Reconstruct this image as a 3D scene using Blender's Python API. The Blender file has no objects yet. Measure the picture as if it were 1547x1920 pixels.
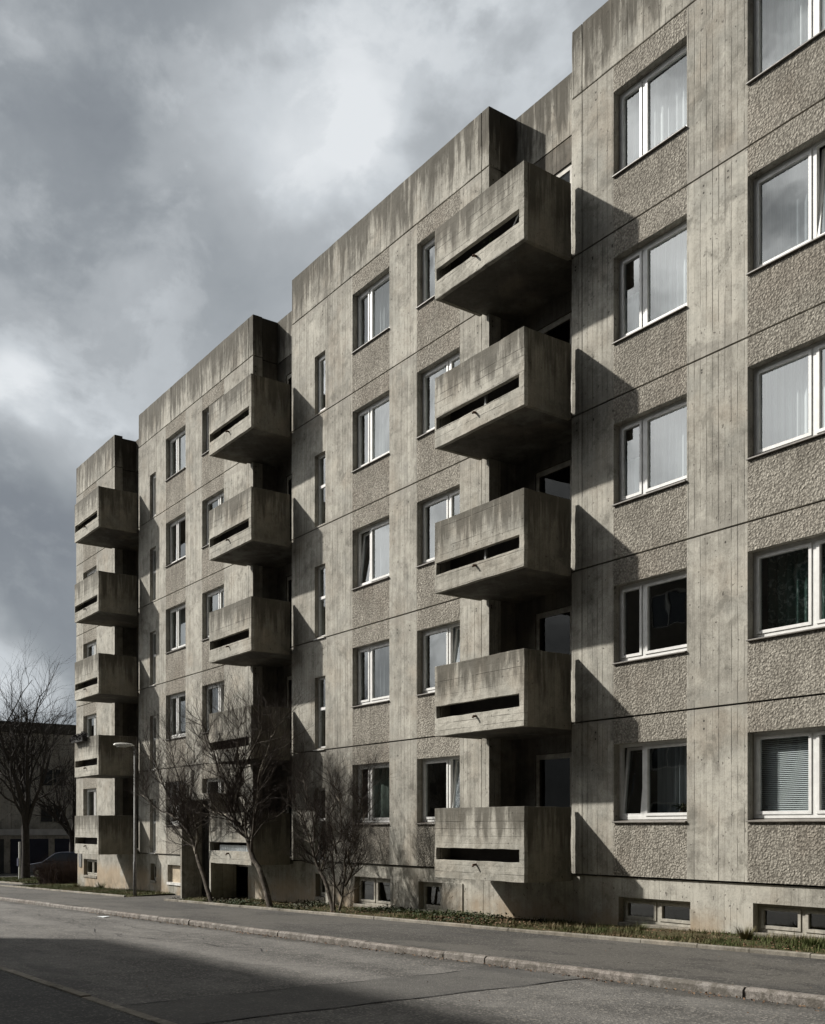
import bpy, math, random
from mathutils import Vector, Matrix, noise
S = bpy.context.scene
COL = S.collection
R = math.radians
PI = math.pi

# ------------------------------------------------------------------ node helper
class NT:
    def __init__(s, tree):
        s.t = tree; tree.nodes.clear()
    def n(s, kind, **kw):
        nd = s.t.nodes.new(kind)
        for k, v in kw.items():
            if k.startswith('i_'):
                k2 = k[2:]
                k2 = int(k2) if k2.isdigit() else k2.replace('_', ' ')
                if isinstance(v, bpy.types.NodeSocket): s.t.links.new(v, nd.inputs[k2])
                else: nd.inputs[k2].default_value = v
            else: setattr(nd, k, v)
        return nd
    def link(s, a, b): s.t.links.new(a, b)
    def m(s, op, a, b=None, c=None, clamp=False):
        nd = s.t.nodes.new('ShaderNodeMath'); nd.operation = op; nd.use_clamp = clamp
        for i, v in enumerate((a, b, c)):
            if v is None: continue
            if isinstance(v, bpy.types.NodeSocket): s.t.links.new(v, nd.inputs[i])
            else: nd.inputs[i].default_value = v
        return nd.outputs[0]
    def rng(s, v, a, b, c=0., d=1., smooth=True):
        nd = s.t.nodes.new('ShaderNodeMapRange')
        if smooth: nd.interpolation_type = 'SMOOTHSTEP'
        s.t.links.new(v, nd.inputs[0])
        for i, x in enumerate((a, b, c, d)): nd.inputs[i + 1].default_value = x
        return nd.outputs[0]
    def noise(s, vec, scale, detail=3, rough=.55, dist=0.):
        nd = s.n('ShaderNodeTexNoise')
        if vec is not None: s.link(vec, nd.inputs['Vector'])
        nd.inputs['Scale'].default_value = scale; nd.inputs['Detail'].default_value = detail
        nd.inputs['Roughness'].default_value = rough; nd.inputs['Distortion'].default_value = dist
        return nd.outputs[0]
    def mix(s, f, a, b, mode='MIX'):
        nd = s.n('ShaderNodeMix', data_type='RGBA', blend_type=mode)
        for i, v in ((0, f), (6, a), (7, b)):
            if isinstance(v, bpy.types.NodeSocket): s.link(v, nd.inputs[i])
            elif i == 0: nd.inputs[0].default_value = v
            else: nd.inputs[i].default_value = (*v, 1) if len(v) == 3 else v
        return nd.outputs[2]
    def comb(s, x, y, z):
        nd = s.n('ShaderNodeCombineXYZ')
        for i, v in enumerate((x, y, z)):
            if isinstance(v, bpy.types.NodeSocket): s.link(v, nd.inputs[i])
            else: nd.inputs[i].default_value = v
        return nd.outputs[0]

MATS = {}
def newmat(name):
    m = bpy.data.materials.new(name); m.use_nodes = True
    MATS[name] = m
    return m, NT(m.node_tree)
def finish(k, color, rough=.8, bump=None, bstr=.5, bdist=.01, spec=.3, metallic=0.):
    o = k.n('ShaderNodeOutputMaterial'); b = k.n('ShaderNodeBsdfPrincipled')
    for nm, v in (('Base Color', color), ('Roughness', rough), ('Specular IOR Level', spec), ('Metallic', metallic)):
        if isinstance(v, bpy.types.NodeSocket): k.link(v, b.inputs[nm])
        else: b.inputs[nm].default_value = (*v, 1) if isinstance(v, tuple) else v
    if bump is not None:
        bp = k.n('ShaderNodeBump'); bp.inputs['Strength'].default_value = bstr; bp.inputs['Distance'].default_value = bdist
        k.link(bump, bp.inputs['Height']); k.link(bp.outputs[0], b.inputs['Normal'])
    k.link(b.outputs[0], o.inputs[0])
    return b

def concrete(name, boards='v', base=(.465, .447, .392), dark=(.17, .16, .137), stain=None, ochre=False, groove=1., pits=1.):
    """board-marked weathered concrete; stain = (coord, z_low, z_high, strength): run-off that starts under a top edge"""
    m, k = newmat(name)
    geo = k.n('ShaderNodeNewGeometry'); pos = geo.outputs['Position']
    sep = k.n('ShaderNodeSeparateXYZ'); k.link(pos, sep.inputs[0])
    x, y, z = sep.outputs
    u = k.m('ADD', x, y)
    if boards == 'h': a, c = z, u
    else: a, c = u, z
    wob = k.noise(k.comb(0., 0., k.m('MULTIPLY', c, .35)), 1.5, 1)
    aw = k.m('ADD', a, k.m('MULTIPLY', wob, .03))
    W = .118 if boards != 'h' else .135
    ab = k.m('DIVIDE', aw, W)
    bi = k.m('FLOOR', ab); bf = k.m('SUBTRACT', ab, bi)
    storey = k.m('FLOOR', k.m('DIVIDE', k.m('ADD', c, .84), 2.8)) if boards != 'h' else 0.
    wn = k.n('ShaderNodeTexWhiteNoise', noise_dimensions='3D'); k.link(k.comb(bi, storey, 3.), wn.inputs['Vector'])
    tone = wn.outputs['Value']
    edge = k.m('MINIMUM', bf, k.m('SUBTRACT', 1., bf))
    wn2 = k.n('ShaderNodeTexWhiteNoise', noise_dimensions='2D'); k.link(k.comb(k.m('ROUND', ab), storey, 0.), wn2.inputs['Vector'])
    brk = k.noise(k.comb(k.m('MULTIPLY', a, 2.), k.m('MULTIPLY', c, 1.1), k.m('MULTIPLY', bi, .7)), 1.6, 3)
    g = k.m('MULTIPLY', k.rng(edge, .085, .0), k.rng(brk, .40, .56))
    g = k.m('MULTIPLY', g, k.rng(wn2.outputs['Value'], .15, .75, .15, 1.))
    streak = k.noise(k.comb(k.m('MULTIPLY', x, 9.), k.m('MULTIPLY', y, 9.), k.m('MULTIPLY', z, .45)), 1.3, 5, .62)
    grain = k.noise(k.comb(k.m('MULTIPLY', a, 30.), 0., k.m('MULTIPLY', c, 2.2)), 1.6, 3, .6)
    blot = k.noise(pos, .62, 5, .6)
    blot2 = k.noise(pos, 3.1, 6, .68, .4)
    fine = k.noise(pos, 42., 3, .7)
    pit = k.rng(k.noise(pos, 17., 1, .3), .27, .22)
    t = k.m('ADD', k.m('MULTIPLY', tone, .20 if groove else .05), k.m('MULTIPLY', k.rng(streak, .32, .68), .30))
    t = k.m('ADD', t, k.m('MULTIPLY', k.rng(blot, .36, .64), .34))
    t = k.m('ADD', t, k.m('MULTIPLY', k.rng(blot2, .36, .64), .34))
    t = k.m('ADD', t, k.m('MULTIPLY', k.m('SUBTRACT', fine, .5), .85))
    t = k.m('ADD', t, k.m('MULTIPLY', k.m('SUBTRACT', grain, .5), .28 if groove else .08))
    grime = k.rng(k.noise(pos, 2.3, 10, .74, .3), .50, .66)
    spk = k.rng(k.noise(pos, 24., 4, .8), .52, .66)
    oi = k.n('ShaderNodeObjectInfo')
    t = k.m('ADD', t, k.m('MULTIPLY', k.m('SUBTRACT', oi.outputs['Random'], .5), .22))
    col = k.mix(k.m('MULTIPLY', t, 1., clamp=True), dark, base)
    hue = k.noise(pos, .9, 3)
    col = k.mix(k.m('MULTIPLY', k.rng(hue, .5, .7), .30), col, (.33, .275, .21))
    col = k.mix(k.m('MULTIPLY', k.rng(k.noise(pos, 1.4, 4, .65), .5, .68), .42), col, (.25, .25, .225))
    col = k.mix(k.m('MULTIPLY', g, .78 * groove), col, (.06, .054, .046))
    col = k.mix(k.m('MULTIPLY', pit, .6), col, (.06, .052, .045))
    col = k.mix(k.m('MULTIPLY', grime, .52), col, (.10, .094, .078))
    col = k.mix(k.m('MULTIPLY', spk, .30), col, (.11, .10, .085))
    if name == 'concrete_wall':
        dmin = None
        for lz in (1.93, 4.72, 7.52, 10.38, 13.2):
            q = k.m('ABSOLUTE', k.m('SUBTRACT', z, lz)); dmin = q if dmin is None else k.m('MINIMUM', dmin, q)
        nj = k.noise(k.comb(k.m('MULTIPLY', x, 1.2), 0., k.m('MULTIPLY', z, 4.)), 2., 4, .6)
        sme = k.rng(k.m('ADD', dmin, k.m('MULTIPLY', k.m('SUBTRACT', nj, .5), .7)), .13, .08)
        col = k.mix(k.m('MULTIPLY', sme, .5), col, (.27, .255, .225))
        d2 = None      # formwork tie holes just under each joint
        for lz in (1.93, 4.72, 7.52, 10.38, 13.2):
            q = k.m('ABSOLUTE', k.m('SUBTRACT', z, lz - .30)); d2 = q if d2 is None else k.m('MINIMUM', d2, q)
        xx = k.m('DIVIDE', u, .47); xi = k.m('FLOOR', xx); fx = k.m('MULTIPLY', k.m('SUBTRACT', k.m('SUBTRACT', xx, xi), .5), .47)
        wt = k.n('ShaderNodeTexWhiteNoise', noise_dimensions='2D'); k.link(k.comb(xi, storey, 0.), wt.inputs['Vector'])
        wo = k.m('MULTIPLY', k.m('SUBTRACT', wt.outputs['Value'], .5), .16)
        fx = k.m('SUBTRACT', fx, wo); dz = k.m('SUBTRACT', d2, k.m('ABSOLUTE', wo))
        rr = k.m('SQRT', k.m('ADD', k.m('MULTIPLY', fx, fx), k.m('MULTIPLY', dz, dz)))
        hole = k.m('MULTIPLY', k.rng(rr, .021, .013), k.m('GREATER_THAN', wt.outputs['Value'], .42))
        col = k.mix(hole, col, (.02, .018, .016))
        halo = k.m('MULTIPLY', k.rng(rr, .12, .02), k.m('GREATER_THAN', wt.outputs['Value'], .42))
        col = k.mix(k.m('MULTIPLY', halo, .3), col, (.14, .13, .11))
    if stain:
        coord, z0, z1, amt = stain
        if coord == 'obj':
            tc = k.n('ShaderNodeTexCoord'); sp = k.n('ShaderNodeSeparateXYZ'); k.link(tc.outputs['Object'], sp.inputs[0]); zz = sp.outputs[2]
        else: zz = z
        drip = k.noise(k.comb(k.m('MULTIPLY', x, 3.2), k.m('MULTIPLY', y, 3.2), k.m('MULTIPLY', z, .35)), 1.5, 6, .7)
        up = k.rng(zz, z0, z1, 0., 1., smooth=False)
        sm = k.rng(k.m('ADD', k.m('MULTIPLY', up, .60), k.m('MULTIPLY', k.m('SUBTRACT', drip, .5), 2.1)), .06, .5)
        sm = k.m('MULTIPLY', sm, k.rng(up, 0., .35))
        col = k.mix(k.m('MULTIPLY', sm, amt), col, (.062, .056, .044))
        # pale lime runs
        lime = k.noise(k.comb(k.m('MULTIPLY', x, 7.), k.m('MULTIPLY', y, 7.), k.m('MULTIPLY', z, .22)), 1.7, 4, .6)
        col = k.mix(k.m('MULTIPLY', k.m('MULTIPLY', k.rng(lime, .6, .72), up), .38), col, (.44, .41, .34))
    if ochre:
        oc = k.m('MULTIPLY', k.rng(z, -1.15, -1.65), k.rng(k.noise(pos, .8, 4, .6), .36, .58))
        col = k.mix(k.m('MULTIPLY', oc, .75), col, (.34, .26, .175))
        lowdirt = k.m('MULTIPLY', k.rng(z, -1.5, -2.3), k.rng(k.noise(pos, 3., 4, .6), .42, .6))
        col = k.mix(k.m('MULTIPLY', lowdirt, .45), col, (.08, .075, .05))
    hgt = k.m('SUBTRACT', k.m('MULTIPLY', blot2, .5), k.m('MULTIPLY', g, 1.1 * groove))
    hgt = k.m('SUBTRACT', hgt, k.m('MULTIPLY', pit, 1.2))
    hgt = k.m('ADD', hgt, k.m('MULTIPLY', fine, .35)); hgt = k.m('ADD', hgt, k.m('MULTIPLY', grain, .35 if groove else .1))
    hgt = k.m('ADD', hgt, k.m('MULTIPLY', tone, .5 if groove else 0.))
    finish(k, col, .9, hgt, .75, .009, .2)
    return m

def roughcast(name):
    m, k = newmat(name)
    geo = k.n('ShaderNodeNewGeometry'); pos = geo.outputs['Position']
    d = k.n('ShaderNodeVectorMath', operation='MULTIPLY'); k.link(pos, d.inputs[0]); d.inputs[1].default_value = (1., 1., .8)
    n1 = k.noise(d.outputs[0], 18., 3, .6, .3)
    ridge = k.m('ABSOLUTE', k.m('SUBTRACT', n1, .5))
    vo = k.n('ShaderNodeTexVoronoi'); vo.inputs['Scale'].default_value = 27.; vo.inputs['Randomness'].default_value = 1.
    vw = k.n('ShaderNodeVectorMath', operation='ADD'); k.link(pos, vw.inputs[0]); vn = k.n('ShaderNodeTexNoise'); vn.inputs['Scale'].default_value = 30.; k.link(pos, vn.inputs['Vector'])
    vs = k.n('ShaderNodeVectorMath', operation='SCALE'); k.link(vn.outputs['Color'], vs.inputs[0]); vs.inputs['Scale'].default_value = .03; k.link(vs.outputs[0], vw.inputs[1]); k.link(vw.outputs[0], vo.inputs['Vector'])
    peb = k.rng(vo.outputs['Distance'], .85, .1)
    pc_ = k.n('ShaderNodeSeparateColor'); k.link(vo.outputs['Color'], pc_.inputs[0])
    rdg = k.m('ADD', k.m('MULTIPLY', k.m('MULTIPLY', ridge, 4.2, clamp=True), .45), k.m('MULTIPLY', peb, .55))
    n2 = k.noise(pos, 26., 3, .6)
    n3 = k.noise(pos, 60., 2, .6)
    blot = k.noise(pos, 1.3, 5, .62)
    drip = k.noise(k.comb(k.m('MULTIPLY', u_(k, pos), 6.), 0., k.m('MULTIPLY', z_(k, pos), .5)), 1.2, 5, .6)
    t = k.m('ADD', k.m('MULTIPLY', k.rng(blot, .33, .68), .42), k.m('MULTIPLY', k.rng(drip, .35, .66), .28))
    t = k.m('ADD', t, k.m('MULTIPLY', k.m('ADD', n2, pc_.outputs[0]), .32))
    col = k.mix(k.m('MULTIPLY', t, .95, clamp=True), (.24, .222, .188), (.60, .565, .49))
    for lz in (-.84, 1.93, 4.72, 7.52, 10.38):
        below = k.m('SUBTRACT', lz + .93, z_(k, pos))
        msk = k.m('MULTIPLY', k.rng(below, .75, .05), k.m('GREATER_THAN', below, 0.))
        run = k.rng(k.noise(k.comb(k.m('MULTIPLY', u_(k, pos), 5.), 0., k.m('MULTIPLY', z_(k, pos), .5)), 1.6, 4, .65), .50, .62)
        col = k.mix(k.m('MULTIPLY', k.m('MULTIPLY', msk, run), .5), col, (.11, .10, .085))
    hue = k.noise(pos, .7, 4, .6)
    col = k.mix(k.m('MULTIPLY', k.rng(hue, .5, .66), .22), col, (.33, .26, .205))
    col = k.mix(k.m('MULTIPLY', k.m('SUBTRACT', 1., rdg), .85), col, (.08, .072, .06))
    col = k.mix(k.m('MULTIPLY', k.rng(n3, .36, .28), .5), col, (.05, .045, .04))
    h = k.m('ADD', k.m('MULTIPLY', rdg, 1.), k.m('MULTIPLY', n2, .8)); h = k.m('ADD', h, k.m('MULTIPLY', n3, .25))
    finish(k, col, .95, h, .9, .018, .1)
def z_(k, pos):
    s = k.n('ShaderNodeSeparateXYZ'); k.link(pos, s.inputs[0]); return s.outputs[2]
def u_(k, pos):
    s = k.n('ShaderNodeSeparateXYZ'); k.link(pos, s.inputs[0]); return k.m('ADD', s.outputs[0], s.outputs[1])

def simple(name, color, rough=.6, var=.25, scale=6., bstr=.2, bdist=.004, spec=.4, metallic=0.):
    m, k = newmat(name)
    geo = k.n('ShaderNodeNewGeometry'); pos = geo.outputs['Position']
    n = k.noise(pos, scale, 5, .6)
    c2 = tuple(c * (1 - var) for c in color); c1 = tuple(min(1, c * (1 + var * .6)) for c in color)
    col = k.mix(k.rng(n, .3, .7), c2, c1)
    finish(k, col, rough, n, bstr, bdist, spec, metallic)
    return m

concrete('concrete_wall')
concrete('concrete_parapet', stain=('pos', 12.9, 14.5, .86))
concrete('concrete_return', base=(.15, .14, .12), dark=(.06, .055, .047), stain=('pos', 12.2, 14.4, .8))  # shade put into the colour: darker concrete so recesses read near black
concrete('concrete_base', boards='v', groove=.45, ochre=True)
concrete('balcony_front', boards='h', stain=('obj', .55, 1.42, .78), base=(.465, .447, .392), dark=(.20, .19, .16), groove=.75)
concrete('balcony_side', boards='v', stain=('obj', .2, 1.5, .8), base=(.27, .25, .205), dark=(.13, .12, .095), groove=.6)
concrete('balcony_slab', boards='v', base=(.12, .112, .095), dark=(.055, .05, .042), groove=.3)  # base darkened to paint deep shade onto slabs and recess floors
concrete('concrete_far', base=(.66, .63, .56), dark=(.42, .39, .34), groove=.4)
concrete('concrete_kerb', base=(.33, .305, .26), dark=(.11, .10, .08), groove=0., boards='v')
roughcast('roughcast')
simple('joint', (.035, .03, .026), .95)  # near-black, for the shade sheets behind the balcony slots
simple('frame_white', (.70, .70, .68), .42, .10, 8., .05, .002)
simple('frame_old', (.36, .34, .29), .6, .3, 9., .3, .004)
simple('sill_metal', (.16, .145, .125), .5, .35, 5.)
simple('sill_white', (.62, .61, .58), .5, .3, 7.)
simple('interior', (.055, .052, .048), .9, .4, 1.5)
simple('blind_white', (.60, .62, .61), .5, .08)
simple('dark_metal', (.05, .048, .045), .45, .3)
simple('board_wood', (.40, .33, .24), .75, .25, 3.)
simple('cloth_white', (.72, .76, .78), .8, .15, 6.)
m, k = newmat('bark'); geo = k.n('ShaderNodeNewGeometry'); pos = geo.outputs['Position']
nb_ = k.noise(pos, 7., 6, .7); nc_ = k.noise(pos, 2.6, 4, .6)
finish(k, k.mix(k.rng(nc_, .52, .64), k.mix(k.rng(nb_, .35, .65), (.045, .037, .03), (.10, .085, .068)), (.24, .215, .175)), .9, nb_, .9, .015, .2)
simple('bark_far', (.034, .029, .025), .95, .4, 6., .5, .01)
simple('twig', (.055, .042, .035), .85, .4, 8.)
simple('twig_red', (.065, .042, .034), .85, .5, 3.)
simple('zinc', (.17, .17, .165), .6, .3, 10., .1, .002, .4, .2)
simple('lamp_shell', (.66, .66, .62), .4, .1, 6.)
simple('rubber', (.025, .025, .026), .8, .2)
simple('chrome', (.5, .5, .5), .25, .1, 5., 0, 0, .5, 1.)
simple('soil_leaf', (.13, .085, .05), .95, .5, 20., .5, .01)
simple('rust', (.10, .055, .035), .9, .4, 12.)
simple('garage_door', (.08, .08, .08), .7, .3, 2.)
simple('blue_door', (.03, .034, .06), .6, .2, 2.)
simple('band_light', (.6, .59, .57), .8, .15, 2.)
simple('opposite_wall', (.17, .155, .13), .95, .3, 1.2)
simple('flower_dark', (.055, .05, .05), .9, .6, 20.)

def m_curtain(name, col, pattern=False):
    m, k = newmat(name)
    geo = k.n('ShaderNodeNewGeometry'); pos = geo.outputs['Position']
    n = k.noise(k.comb(k.m('MULTIPLY', u_(k, pos), 12.), 0., k.m('MULTIPLY', z_(k, pos), .6)), 1.5, 3)
    c = k.mix(k.rng(n, .3, .7), tuple(v * .72 for v in col), col)
    if pattern:
        p = k.noise(pos, 9., 4, .7, .8)
        c = k.mix(k.rng(p, .5, .62), (.05, .09, .075), c)
    o = k.n('ShaderNodeOutputMaterial'); d = k.n('ShaderNodeBsdfDiffuse'); tr = k.n('ShaderNodeBsdfTranslucent')
    k.link(c, d.inputs[0]); k.link(c, tr.inputs[0])
    mx = k.n('ShaderNodeMixShader'); mx.inputs[0].default_value = .3
    k.link(d.outputs[0], mx.inputs[1]); k.link(tr.outputs[0], mx.inputs[2]); k.link(mx.outputs[0], o.inputs[0])
m_curtain('net_curtain', (.78, .79, .78))
m_curtain('grey_curtain', (.34, .36, .37))
m_curtain('green_curtain', (.26, .31, .29), True)
m_curtain('green_blind', (.36, .42, .36))

def m_glass(name, refl=1.0, tint=(.80, .84, .85), wav=.012):
    m, k = newmat(name)
    o = k.n('ShaderNodeOutputMaterial'); g = k.n('ShaderNodeBsdfGlossy'); g.inputs['Roughness'].default_value = .015
    tr = k.n('ShaderNodeBsdfTransparent'); tr.inputs[0].default_value = (*tint, 1)
    g.inputs[0].default_value = (.94, .97, .97, 1)
    geo = k.n('ShaderNodeNewGeometry')
    n = k.noise(geo.outputs['Position'], 1.3, 2)
    bp = k.n('ShaderNodeBump'); bp.inputs['Strength'].default_value = .25; bp.inputs['Distance'].default_value = wav; k.link(n, bp.inputs['Height'])
    k.link(bp.outputs[0], g.inputs['Normal'])
    dt = k.n('ShaderNodeVectorMath', operation='DOT_PRODUCT'); k.link(geo.outputs['Normal'], dt.inputs[0]); k.link(geo.outputs['Incoming'], dt.inputs[1])
    cs = k.m('SUBTRACT', 1., k.m('ABSOLUTE', dt.outputs['Value']), clamp=True)
    f = k.m('MULTIPLY', k.m('ADD', k.m('MULTIPLY', k.m('POWER', cs, 4.), .85), .14), refl, clamp=True)
    mx = k.n('ShaderNodeMixShader'); k.link(f, mx.inputs[0]); k.link(tr.outputs[0], mx.inputs[1]); k.link(g.outputs[0], mx.inputs[2])
    k.link(mx.outputs[0], o.inputs[0])
m_glass('glass')
m_glass('dull_glass', .1, (.3, .3, .3))
m_glass('old_glass', .8, (.42, .44, .42))

def m_asphalt(name, c0, c1, speck=.5, rscale=1., warm=0.):
    m, k = newmat(name)
    geo = k.n('ShaderNodeNewGeometry'); pos = geo.outputs['Position']
    sep = k.n('ShaderNodeSeparateXYZ'); k.link(pos, sep.inputs[0]); x, y, z = sep.outputs
    big = k.noise(k.comb(k.m('MULTIPLY', x, .35), y, 0.), .8, 5, .6)
    med = k.noise(pos, 3., 5, .65)
    agg = k.n('ShaderNodeTexVoronoi'); agg.inputs['Scale'].default_value = 48.; k.link(pos, agg.inputs['Vector'])
    fine = k.noise(pos, 34., 4, .85)
    t = k.m('ADD', k.m('MULTIPLY', k.rng(big, .32, .68), .55), k.m('MULTIPLY', k.rng(med, .3, .7), .35))
    t = k.m('ADD', t, k.m('MULTIPLY', k.m('SUBTRACT', fine, .5), 2.3 * speck), clamp=True)
    col = k.mix(t, c0, c1)
    wn = agg.outputs['Color']
    ss = k.n('ShaderNodeSeparateColor'); k.link(wn, ss.inputs[0])
    col = k.mix(k.m('MULTIPLY', k.rng(ss.outputs[0], .86, .9), .55 * speck), col, (.30, .28, .25))
    # tar seams and long cracks
    cr = k.noise(k.comb(k.m('MULTIPLY', x, .5), k.m('MULTIPLY', y, 1.3), 0.), .55, 6, .55, .3)
    crk = k.rng(k.m('ABSOLUTE', k.m('SUBTRACT', cr, .5)), .0035, .001)
    col = k.mix(k.m('MULTIPLY', crk, .0), col, (.012, .012, .012))
    oil = k.rng(k.noise(k.comb(k.m('MULTIPLY', x, .22), k.m('MULTIPLY', y, .9), 2.), 1., 4, .55), .57, .66)
    col = k.mix(k.m('MULTIPLY', oil, .38), col, (.03, .03, .031))
    if name == 'asphalt':
        gd = k.m('MULTIPLY', k.rng(k.m('ADD', y, k.m('MULTIPLY', k.m('SUBTRACT', k.noise(pos, 1.6, 5, .6), .5), .9)), 8.22, 8.58), .72)
        col = k.mix(gd, col, (.045, .042, .036))
        tw_ = k.rng(k.m('ABSOLUTE', k.m('SUBTRACT', k.m('ADD', y, k.m('MULTIPLY', big, .5)), 6.9)), .45, .05)
        col = k.mix(k.m('MULTIPLY', tw_, .22), col, (.26, .25, .235))
    if name == 'pavement':
        pn = k.noise(k.comb(k.m('MULTIPLY', x, .25), k.m('MULTIPLY', y, .6), 4.), 1.4, 5, .6)
        col = k.mix(k.m('MULTIPLY', k.rng(pn, .5, .56), .45), col, (.115, .108, .096))
        ck = k.n('ShaderNodeTexVoronoi', feature='DISTANCE_TO_EDGE'); ck.inputs['Scale'].default_value = .9
        wv = k.n('ShaderNodeVectorMath', operation='ADD'); k.link(pos, wv.inputs[0]); nn_ = k.n('ShaderNodeTexNoise'); nn_.inputs['Scale'].default_value = 2.5; nn_.inputs['Detail'].default_value = 5; k.link(pos, nn_.inputs['Vector']); k.link(nn_.outputs['Color'], wv.inputs[1]); k.link(wv.outputs[0], ck.inputs['Vector'])
        cm_ = k.m('MULTIPLY', k.rng(ck.outputs['Distance'], .010, .003), k.rng(k.noise(pos, .5, 2), .48, .55))
        col = k.mix(k.m('MULTIPLY', cm_, .7), col, (.015, .014, .012))
    h = k.m('ADD', k.m('MULTIPLY', fine, 1.), k.m('MULTIPLY', agg.outputs['Distance'], .8))
    finish(k, col, .82, h, .8, .010, .35)
m_asphalt('asphalt', (.052, .050, .047), (.175, .169, .158), 1.15)
m_asphalt('asphalt_patch', (.062, .060, .057), (.112, .108, .10), .4)
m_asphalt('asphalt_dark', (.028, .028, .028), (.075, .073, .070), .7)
m_asphalt('pavement', (.038, .036, .033), (.084, .080, .073), .7)

def m_ground():
    m, k = newmat('ground')
    geo = k.n('ShaderNodeNewGeometry'); pos = geo.outputs['Position']
    n = k.noise(pos, 1.5, 6, .65); n2 = k.noise(pos, 14., 4, .7)
    col = k.mix(k.rng(n, .35, .65), (.05, .062, .02), (.10, .078, .045))
    col = k.mix(k.m('MULTIPLY', n2, .6), col, (.035, .035, .018))
    finish(k, col, .95, n2, 1., .03, .1)
m_ground()
def m_blade(name, a, b, c):
    m, k = newmat(name)
    geo = k.n('ShaderNodeNewGeometry'); pos = geo.outputs['Position']
    r = geo.outputs['Random Per Island']
    n = k.noise(pos, .9, 4, .6)
    col = k.mix(r, a, b); col = k.mix(k.rng(n, .45, .68), col, c)
    finish(k, col, .7, None, spec=.2)
m_blade('grass', (.055, .075, .020), (.105, .12, .040), (.17, .135, .075))
m_blade('ivy', (.02, .035, .012), (.05, .065, .025), (.07, .045, .03))
m_blade('dead_leaf', (.17, .10, .055), (.09, .05, .03), (.22, .15, .09))
def m_granite():
    m, k = newmat('kerb_granite')
    geo = k.n('ShaderNodeNewGeometry'); pos = geo.outputs['Position']
    n = k.noise(pos, 60., 3, .8); n1 = k.noise(pos, 1.1, 3); n3 = k.noise(pos, 8., 5, .7)
    isl = geo.outputs['Random Per Island']
    col = k.mix(k.rng(n, .35, .65), (.14, .12, .105), (.31, .275, .245))
    col = k.mix(k.m('MULTIPLY', isl, .6), col, (.24, .235, .22))
    col = k.mix(k.m('MULTIPLY', k.rng(n3, .40, .58), .7), col, (.075, .066, .052))
    h = k.m('ADD', n3, k.m('MULTIPLY', n, .5))
    finish(k, col, .85, h, .9, .02, .3)
m_granite()
def m_car(name, c):
    m, k = newmat(name)
    geo = k.n('ShaderNodeNewGeometry'); n = k.noise(geo.outputs['Position'], 2., 4)
    col = k.mix(k.rng(n, .3, .7), tuple(v * .85 for v in c), c)
    b = finish(k, col, .32, None, spec=.6, metallic=.4); b.inputs['Coat Weight'].default_value = .6
m_car('car_blue', (.035, .045, .075)); m_car('car_silver', (.32, .40, .6))
m, k = newmat('car_glass'); finish(k, (.05, .06, .075), .08, None, spec=1.)
m, k = newmat('dark_pane'); finish(k, (.018, .02, .022), .08, None, spec=.8)
m, k = newmat('lamp_lens'); finish(k, (.5, .5, .46), .3, None, spec=.5)

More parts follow.
